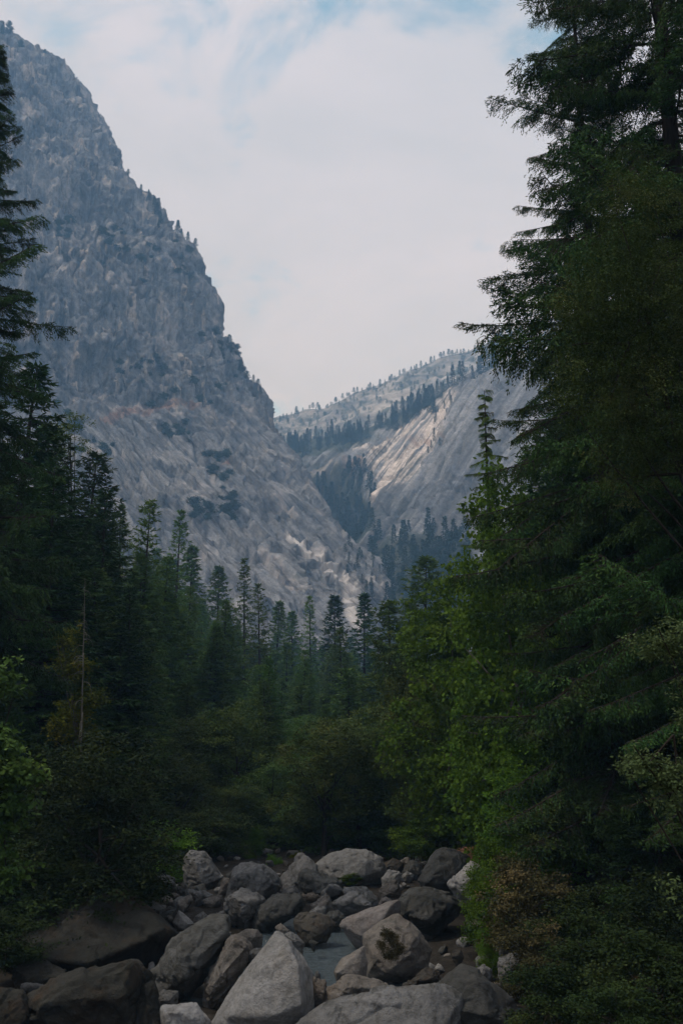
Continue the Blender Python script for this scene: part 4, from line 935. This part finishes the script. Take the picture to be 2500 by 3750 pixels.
# saplings and shrubs near the boulders
SG = 'shrubs and saplings between the boulders'
for foot, top, d, label, leaf, w in [
    ((560, 3250), 3010, 64, 'green bush hanging over the left boulders', 'maple', 1.2),
    ((440, 3270), 3080, 52, 'dark bush on top of the earthy slab', 'shade', 1.3),
    ((600, 3240), 3100, 67, 'lower olive bush beside the tall wedge boulder', 'oak', 1.5),
    ((932, 3200), 3035, 76, 'slender green sapling behind the bumpy boulder', 'maple', .5),
    ((1003, 3215), 3130, 72, 'small leafy sapling left of the leaning grey boulder', 'maple', .7),
    ((1080, 3190), 3120, 76, 'tiny yellow green sapling at the forest edge', 'yellow', .7),
    ((1285, 3238), 3195, 61.5, 'low dark green plant below the biggest boulder', 'maple', 1.7),
    ((1835, 3330), 3075, 47.5, 'bright green maple shrub beside the cracked block', 'maple', .8),
    ((1800, 3480), 3200, 43, 'tall bright green shrub above the dark humped slab', 'maple', .75),
    ((1800, 3580), 3380, 38.5, 'bright green shrub hanging to the humped slab', 'maple', .55),
    ((1935, 3500), 3150, 38, 'brown speckled shrub on the right bank', 'brown', .85),
    ((1960, 3650), 3380, 34, 'lower olive brown shrub at the right bank foot', 'brown', 1.0),
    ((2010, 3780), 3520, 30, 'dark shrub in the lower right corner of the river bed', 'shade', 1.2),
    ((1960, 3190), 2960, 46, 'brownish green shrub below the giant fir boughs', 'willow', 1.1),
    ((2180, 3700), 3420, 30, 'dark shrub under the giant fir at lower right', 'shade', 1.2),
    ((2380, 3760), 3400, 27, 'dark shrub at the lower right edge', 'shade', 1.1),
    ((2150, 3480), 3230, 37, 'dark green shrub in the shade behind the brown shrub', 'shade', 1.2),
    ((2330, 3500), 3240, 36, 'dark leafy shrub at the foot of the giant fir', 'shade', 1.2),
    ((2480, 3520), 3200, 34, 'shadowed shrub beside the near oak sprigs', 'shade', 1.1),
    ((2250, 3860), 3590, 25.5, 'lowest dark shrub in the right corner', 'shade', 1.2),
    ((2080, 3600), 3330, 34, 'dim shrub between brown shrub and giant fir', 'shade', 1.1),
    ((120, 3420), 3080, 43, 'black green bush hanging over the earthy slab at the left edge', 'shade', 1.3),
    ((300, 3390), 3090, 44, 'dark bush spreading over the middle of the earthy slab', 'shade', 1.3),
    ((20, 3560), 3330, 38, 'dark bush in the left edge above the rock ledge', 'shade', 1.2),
    ((1430, 3520), 3398, 37.6, 'dark dry shrub growing from the squared boulder', 'brown', .75),
    ((1560, 3140), 2990, 68, 'green bush behind the great cracked block', 'maple', 1.4),
    ((780, 3130), 2960, 76, 'dark bush behind the tall wedge boulder', 'olive', 1.6),
    ((1200, 3130), 2930, 82, 'dark bush behind the leaning grey boulder', 'oak', 1.8),
    ((1330, 3110), 2920, 84, 'green bush behind the biggest rounded boulder', 'oak', 1.6),
    ((1470, 3160), 3000, 78, 'dark green bush behind the brownish boulder', 'oak', 1.5),
    ((1060, 3150), 2950, 84, 'shadowy bush between the two saplings', 'oak', 1.7),
    ((900, 3170), 2980, 82, 'shadowy bush behind the slender sapling', 'oak', 1.5),
]:
    a, b = at(foot[0], foot[1], d), at(foot[0], top, d); s = (b[2] - a[2]) / 3.1
    place('shrub', 'shrub', label, 'shrub', SG, tuple(a), s, (foot[0] * .37) % 6.28, sxy=s * w, leaf=leaf)

# trees with visible limbs of their own: built where they stand
def own_tree(name, label, pair, leaf, bark, loc, cat='tree', group=None):
    e = empty(name, loc); tk, cr = pair
    tk.build('trunk', bark, e); cr.build('crown', LF[leaf], e, smooth=False)
    for ch in e.children: ch.matrix_parent_inverse = Matrix.Translation(-Vector(loc))
    return tag(e, label, cat, group)
def px_lobe(px, py, d, rx, ry, dep):
    p = at(px, py, d); k = d / F; return (*p, rx * k, dep, ry * k)
f0 = np.array([13.6, 27.5, float(ground_z(13.6, 27.5))])
own_tree('willow_tree', 'small leaved olive tree filling the right edge in front of the giant fir',
    broadleaf(51, [px_lobe(2330, 800, 26.5, 230, 260, 1.6), px_lobe(2250, 1100, 26, 260, 260, 1.7), px_lobe(2420, 1150, 26, 250, 300, 1.7), px_lobe(2200, 1420, 26, 230, 230, 1.5), px_lobe(2430, 1500, 26, 240, 260, 1.6), px_lobe(2130, 1250, 26.3, 130, 200, 1.2), px_lobe(2330, 1660, 26.5, 220, 180, 1.5)],
              f0, .075, 1700, 46, .26, .12, .5, .8, 14, .3), 'willow', BARK, tuple(f0))
f1 = np.array([7.4, 14.5, float(ground_z(7.4, 14.5))])
own_tree('oak_sapling', 'near grey green oak sprigs reaching in from the right edge',
    broadleaf(52, [px_lobe(2420, 2370, 13.4, 130, 75, .3), px_lobe(2540, 2330, 13.4, 120, 90, .4), px_lobe(2340, 2800, 13.2, 130, 70, .3), px_lobe(2470, 2850, 13.2, 140, 110, .35), px_lobe(2490, 3270, 12.6, 70, 70, .22), px_lobe(2520, 2600, 13.4, 70, 120, .4)],
              f1, .06, 230, 26, .13, .03, .55, .8, 16, .1), 'grey', BARK, tuple(f1))
f2 = np.array([-13.0, 30.0, float(ground_z(-13, 30))])
own_tree('maple_sapling', 'maple leaves reaching in from the dark left edge',
    broadleaf(53, [px_lobe(60, 2830, 30, 110, 60, .6), px_lobe(-60, 2750, 30, 110, 120, .8), px_lobe(20, 2950, 30, 80, 80, .6), px_lobe(30, 3190, 30, 60, 60, .5), px_lobe(-10, 2500, 31, 60, 110, .5), px_lobe(-40, 3080, 30, 70, 80, .5)],
              f2, .17, 190, 34, .34, .12, .8, .6, 16, .2), 'oak', BARK, tuple(f2))
f3 = np.array(at(330, 2950, 64)); f3[2] = float(ground_z(f3[0], 64))
own_tree('cottonwood_tree', 'slender yellow tinged tree beside the white dead snag',
    broadleaf(54, [px_lobe(240, 2330, 64, 60, 55, .9), px_lobe(270, 2440, 64, 75, 70, 1.0), px_lobe(300, 2560, 64, 80, 70, 1.0), px_lobe(245, 2640, 64, 75, 80, 1.0), px_lobe(330, 2740, 64, 70, 90, 1.0), px_lobe(280, 2880, 64, 70, 110, 1.0)],
              f3, .2, 300, 26, .42, .14, .75, .7, 14, .2), 'yellow', GBARK, tuple(f3))
def snag():
    rng = np.random.default_rng(9); d = 63.2
    foot = at(300, 2960, d); foot[2] = float(ground_z(foot[0], d)); tip = at(313, 2120, d)
    e = empty('dead_snag', foot); tk = Geo(); s = np.linspace(0, 1, 16)
    P = foot + (tip - foot) * s[:, None] + rng.normal(0, .03, (16, 3)) - foot
    tk.tube(P, .055 * (1 - s) + .010, 7); tk.build('trunk', DEAD, e)
    for i in range(34):
        h = rng.uniform(.35, .97); az = rng.uniform(0, 6.28); L = rng.uniform(.4, 1.0) * (1.6 - 1.2 * h) * (1.6 if i % 8 == 0 else 1); u = np.linspace(0, 1, 9)
        b = np.array([np.interp(h, s, P[:, q]) for q in range(3)])
        q = b + np.stack([math.cos(az) * L * (1 - (1 - u) ** 1.6), math.sin(az) * L * (1 - (1 - u) ** 1.6), L * (.25 * u - 1.1 * u ** 2.4)], -1)
        g = Geo(); g.tube(q, .014 * (1 - u) + .005, 5); g.build('branch', DEAD, e)
    tag(e, 'thin bleached dead snag with drooping bare branches on the left', 'tree')
snag()
def crooked_oak():
    d = 100; f = np.array(at(285, 2700, d)); f[2] = float(ground_z(f[0], d))
    own_tree('oak_tree', 'crooked oak with thin brown top showing above the left firs',
        broadleaf(55, [px_lobe(290, 1545, d, 60, 45, 1.2), px_lobe(230, 1560, d, 70, 60, 1.3), px_lobe(215, 1660, d, 90, 70, 1.5), px_lobe(300, 1640, d, 40, 60, 1.0)],
                  f, .24, 120, 26, .5, .2, .5, .7, 10, .2), 'olive', BARK, tuple(f))
crooked_oak()

# filler trees so that the forest closes: the skyline stays below the trees listed above
ENV = np.array([(-300, 1150), (0, 1500), (200, 1660), (330, 1800), (400, 1880), (560, 1960), (650, 2080), (700, 2120), (800, 2190), (900, 2270), (1000, 2310), (1100, 2340), (1300, 2330), (1400, 2330), (1480, 2280), (1560, 2200), (1650, 2000), (1800, 1700), (2000, 1300), (2600, 1000)], float)
def fillers():
    rng = np.random.default_rng(77)
    for (d0, d1, n, keys, lo, hi, x0, x1, lab, grp) in [
        (330, 560, 46, ['mid_a', 'mid_b'], 0, 110, 560, 1560, 'hazy small fir in the forest below the cliff slabs', 'hazy firs at the cliff foot'),
        (180, 320, 50, ['mid_a', 'mid_b', 'mid_c', 'fir_b'], 30, 260, 480, 1560, 'fir in the hazy middle of the valley forest', 'firs in the middle of the forest'),
        (95, 170, 56, ['fir_a', 'fir_b', 'mid_c'], 90, 480, 300, 1450, 'dark fir in the dense forest behind the river oaks', 'firs behind the river oaks'),
        (60, 130, 26, ['fir_a', 'fir_b'], 40, 500, -250, 520, 'dark fir in the dense stand on the left bank', 'firs of the left bank'),
        (62, 120, 12, ['fir_a', 'fir_b'], 250, 600, 1900, 2650, 'dark fir in the shade behind the right bank trees', 'firs of the right bank')]:
        for i in range(n):
            px = x0 + (x1 - x0) * (i + rng.random()) / n; d = rng.uniform(d0, d1)
            py = np.interp(px, ENV[:, 0], ENV[:, 1]) + rng.uniform(lo, hi); k = keys[rng.integers(len(keys))]
            p = at(px, py, d); H = p[2] - float(ground_z(p[0], d))
            if H < 8 or H > 60: continue
            tree(k, (px, py), d, 'fir_tree', lab, 'tree', grp, H0=H_[k], wpx=rng.uniform(1.2, 2.0) + .5 * max(0, (24 - H) / 24), lean=(rng.normal(0, .02), rng.normal(0, .025)), leaf='fir2' if rng.random() < (.8 if x0 >= 300 and x1 < 1700 else .3) else None, rz=rng.uniform(0, 6.28))
    for (d0, d1, n, lo, hi, x0, x1, lab, grp) in [
        (75, 135, 26, 2560, 2900, 350, 1560, 'dark oak in the understorey behind the river boulders', 'understorey oaks'),
        (42, 75, 18, 2600, 3050, -300, 420, 'dark oak in the understorey of the left bank', 'understorey oaks on the left'),
        (40, 62, 10, 2500, 3000, 2080, 2650, 'dark oak in the understorey of the right bank', 'understorey oaks on the right')]:
        for i in range(n):
            px = x0 + (x1 - x0) * (i + rng.random()) / n; d = rng.uniform(d0, d1); py = rng.uniform(lo, hi)
            k = ['oak_a', 'oak_b', 'oak_c'][rng.integers(3)]; p = at(px, py, d); z0 = float(ground_z(p[0], d)); H = p[2] - z0
            if H < 2: continue
            s = H / 13.5
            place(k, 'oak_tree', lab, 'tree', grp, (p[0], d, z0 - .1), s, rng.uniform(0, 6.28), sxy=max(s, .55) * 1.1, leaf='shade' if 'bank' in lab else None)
fillers()

# ------------------------------------------------------------------ far trees: too small to show parts
def far_mesh(seed, H, R, nb, bl, bw, prof, start=.05, round_=False):
    tk, cr = conifer(seed, H, R, nb, start=start, droop=.2, bl=bl, bw=bw, sp=bl * .8, lat=.45, prof=prof, k=1, tubes=False, lift=(.1, .6) if round_ else (-.2, .4))
    V = np.concatenate(tk.v + cr.v); nt = sum(len(q) for q in tk.q)
    Fq = np.concatenate(tk.q + [q + tk.n for q in cr.q])
    mi = np.concatenate([np.zeros(nt), np.ones(len(Fq) - nt)])
    o = mesh_obj('conifer_tree', V, Fq, None, mats=[BARK, LF['far']], mat_idx=mi, smooth=False); d = o.data; bpy.data.objects.remove(o); return d
FAR = [far_mesh(61, 26, 4.6, 130, 1.1, .5, 1.0), far_mesh(62, 26, 4.0, 120, 1.1, .48, 1.05), far_mesh(63, 24, 5.0, 120, 1.1, .5, .8), far_mesh(64, 22, 4.8, 90, 1.1, .55, .55, .25, True)]
FARM = [far_mesh(61, 26, 4.4, 60, 2.0, 1.1, 1.05), far_mesh(62, 26, 3.8, 60, 2.0, 1.1, 1.1), far_mesh(63, 24, 4.8, 60, 2.0, 1.1, .85), far_mesh(64, 22, 4.6, 40, 2.2, 1.3, .55, .25, True)]
tkb, crb = broadleaf(65, oak_lobes(_rg, 5, 3.0, 7, .05), (0, 0, 0), .9, 90, 9, .9, .12, .6, .7, 4, .3)
_o = crb.build('scrub', LF['far'], smooth=False); SCRUB = _o.data; bpy.data.objects.remove(_o)
def far_tree(p, H, label, group, rng, kinds=(0, 1, 2), lean=0.0, name='conifer_tree', w=1.1):
    k = kinds[rng.integers(len(kinds))]; o = bpy.data.objects.new(name, FAR[k]); COL.objects.link(o)
    o.location = (p[0], p[1], p[2] - .02 * H); s = H / (26, 26, 24, 22)[k]; o.scale = (s * w * rng.uniform(.8, 1.3), s * w * rng.uniform(.8, 1.3), s); o.rotation_euler = (rng.normal(0, .03), rng.normal(0, .03) + lean, rng.uniform(0, 6.28))
    tag(o, label, 'tree', group); return o
def in_poly(x, y, poly):
    c = False; j = len(poly) - 1
    for i in range(len(poly)):
        if (poly[i][1] > y) != (poly[j][1] > y) and x < (poly[j][0] - poly[i][0]) * (y - poly[i][1]) / (poly[j][1] - poly[i][1]) + poly[i][0]: c = not c
        j = i
    return c
def scatter(poly, n, rng, mind=0):
    xs = [p[0] for p in poly]; ys = [p[1] for p in poly]; out = []; tries = 0
    while len(out) < n and tries < n * 200:
        tries += 1; x, y = rng.uniform(min(xs), max(xs)), rng.uniform(min(ys), max(ys))
        if in_poly(x, y, poly) and all(abs(x - a) > mind or abs(y - b) > mind for a, b in out): out.append((x, y))
    return out
def mass(name, spots, kinds, nf, label, rng):
    """a far-off wood that reads as one mass"""
    src = []
    for k in kinds:
        me = FARM[k]; V = np.empty(len(me.vertices) * 3); me.vertices.foreach_get('co', V); V = V.reshape(-1, 3)
        li = np.array([tuple(p.vertices) for p in me.polygons])[110:]; L = li[rng.permutation(len(li))[:nf]]; u, inv = np.unique(L, return_inverse=True)
        src.append((V[u], inv.reshape(-1, 4), V[:, 2].max()))
    g = Geo()
    for p, H in spots:
        Vu, Lu, H0 = src[rng.integers(len(src))]; s = H / H0; a = rng.uniform(0, 6.28); ca, sa = math.cos(a), math.sin(a)
        g.add(np.stack([Vu[:, 0] * ca - Vu[:, 1] * sa, Vu[:, 0] * sa + Vu[:, 1] * ca, Vu[:, 2]], -1) * (s * 1.15, s * 1.15, s) + p, Lu)
    tag(g.build(name, LF['far'], smooth=False), label, 'forest', kind='stuff')
def far_trees():
    rng = np.random.default_rng(21)
    # cliff edge, one by one from the top down: foot pixel, height in pixels
    edge = [(14, 122, 44), (36, 128, 62), (80, 180, 48), (157, 224, 26), (455, 664, 24), (492, 724, 26), (512, 756, 30), (536, 792, 44), (548, 815, 52), (562, 835, 46),
            (568, 850, 38), (628, 895, 58), (642, 905, 34), (660, 930, 40), (668, 942, 36), (684, 960, 26), (696, 975, 38), (782, 1218, 20), (818, 1286, 44), (832, 1306, 34), (866, 1366, 40), (895, 1408, 36), (912, 1424, 24), (928, 1438, 26), (944, 1450, 26)]
    names = 'topmost second third fourth fifth sixth seventh eighth ninth tenth'.split()
    for i, (px, py, h) in enumerate(edge):
        p = on_cliff(px - 6, py + 10); H = h / F * p[1]
        lab = ('%s small fir down the cliff skyline' % names[i]) if i < 10 else 'small fir clinging to the lower cliff skyline'
        far_tree(p, H + 2, lab, 'firs on the cliff skyline', rng, (0, 2, 3), name='fir_tree', w=1.5)
    # brush in the ledges of the cliff
    pat = [[(350,900),(420,860),(440,960),(370,980)], [(470,880),(600,880),(640,1000),(520,1080),(460,1000)], [(190,820),(260,800),(270,880),(200,890)], [(560,960),(720,960),(760,1120),(600,1060)], [(400,1340),(580,1300),(600,1420),(420,1440)],
           [(480,1440),(800,1420),(980,1500),(800,1500),(500,1500)], [(590,1560),(700,1560),(720,1640),(600,1630)], [(720,1660),(830,1700),(840,1800),(740,1760)], [(680,1860),(760,1860),(770,1960),(690,1940)], [(640,1180),(860,1280),(900,1420),(700,1300)], [(800,1830),(850,1850),(840,1960),(790,1900)], [(200,1480),(420,1640),(440,1720),(260,1700)]]
    for j, poly in enumerate(pat):
        for (x, y) in scatter(poly, 13, rng, 8):
            p = on_cliff(x, y); o = bpy.data.objects.new('scrub_bush', SCRUB); COL.objects.link(o); s = rng.uniform(.6, 1.5)
            o.location = p; o.scale = (s * 1.2, s * 1.2, s * rng.uniform(.7, 1.2)); o.rotation_euler = (0, 0, rng.uniform(0, 6.28))
            tag(o, 'dark scrub bush rooted in a ledge of the grey cliff', 'bush', 'scrub on the cliff ledges')
    for (x, y) in scatter([(1230,2000),(1300,2050),(1400,2100),(1470,2200),(1470,2300),(1330,2200),(1260,2100)], 34, rng, 10):
        p = on_cliff(x, y); far_tree(p, rng.uniform(7, 13), 'small hazy fir on the right toe of the cliff', 'firs on the cliff toe', rng, (0, 2, 3), name='fir_tree')
    # the slope across the valley
    R1 = [(1005,1650),(1100,1625),(1200,1605),(1350,1570),(1480,1505),(1600,1445),(1640,1425),(1594,1500),(1482,1560),(1356,1582),(1330,1625),(1216,1655),(1117,1715),(1050,1690)]
    for (x, y) in sorted(scatter(R1, 150, rng, 4), key=lambda q: q[1]):
        far_tree(on_slope(x, y), rng.uniform(15, 29), 'hazy dark fir in the wood along the top of the streaked slope', 'firs along the slope top', rng)  # these are firs, built from the same far meshes as the cliff firs
    for i, (x, y, h) in enumerate([(1668,1425,85),(1690,1418,95),(1708,1410,80),(1752,1392,110),(1772,1390,105),(1795,1385,95),(1812,1385,112),(1826,1384,108),(1735,1400,70),(1640,1440,70)]):
        p = on_slope(x, y); far_tree(p, h / F * p[1], 'tall dark pine in the row on the crest of the streaked slope', 'tall pines on the crest', rng, (0, 1, 3))
    woods = []
    for poly, n, lab, grp in [([(1150,1790),(1230,1800),(1290,1760),(1370,1730),(1385,1800),(1360,1870),(1320,1990),(1290,2060),(1240,2000),(1190,1900)], 95, 'blue hazy fir in the dark hollow beside the streaked slope', 'firs in the hollow'),
                              ([(1340,2010),(1420,1960),(1520,1980),(1640,1960),(1760,1980),(1760,2380),(1480,2330),(1400,2180)], 92, 'blue hazy fir in the wood at the foot of the streaked slope', 'firs at the slope foot'),
                              ([(1500,1640),(1640,1440),(1720,1500),(1560,1700)], 12, 'small fir in a crack of the streaked slope', 'firs on the streaked slope')]:
        if n == 12:
            for (x, y) in scatter(poly, n, rng, 5): far_tree(on_slope(x, y), rng.uniform(9, 16), lab, grp, rng, name='fir_tree')
        else: woods.extend((on_slope(x, y), rng.uniform(15, 26)) for (x, y) in scatter(poly, n, rng, 5))
    mass('hazy_wood', woods, (0, 1, 2), 420, 'blue hazy wood of firs in the hollow and at the foot of the streaked slope', rng)
    # far ridge: the skyline trees one by one, the speckle of trees below them as one far-off wood
    for i in range(58):
        px = 1010 + 900 * (i + rng.random()) / 58; p = on_ridge(px, .985)
        far_tree(p, rng.uniform(7, 17), 'tiny hazy pine on the skyline of the far ridge', 'pines on the far skyline', rng, (2, 3), w=1.35)
    mass('far_forest', [(on_ridge(rng.uniform(960, 2150), rng.uniform(.05, .97)), rng.uniform(8, 17)) for i in range(520)], (3,), 130, 'sprinkling of tiny pines over the hazy far ridge', rng)
far_trees()

# ------------------------------------------------------------------ the air
def haze():
    lo, hi = np.array([-4050, -950, -3.2]), np.array([4050, 4450, 1010.0])
    V = [(x, y, z) for z in (lo[2], hi[2]) for y in (lo[1], hi[1]) for x in (lo[0], hi[0])]
    Fc = np.array([(0, 2, 3, 1), (4, 5, 7, 6), (0, 1, 5, 4), (2, 6, 7, 3), (0, 4, 6, 2), (1, 3, 7, 5)])
    m, t, out = new_mat('haze_air')
    v = nd(t, 'ShaderNodeVolumePrincipled', inp={'Density': 0.00031, 'Anisotropy': 0.0}); v.inputs['Color'].default_value = (0.30, 0.60, 1.0, 1); v.inputs['Absorption Color'].default_value = (1, 1, 1, 1)
    lk(t, v.outputs[0], out.inputs['Volume'])
    o = mesh_obj('haze', V, Fc, m, smooth=False); tag(o, 'pale blue haze in the air of the valley', kind='stuff')
haze()
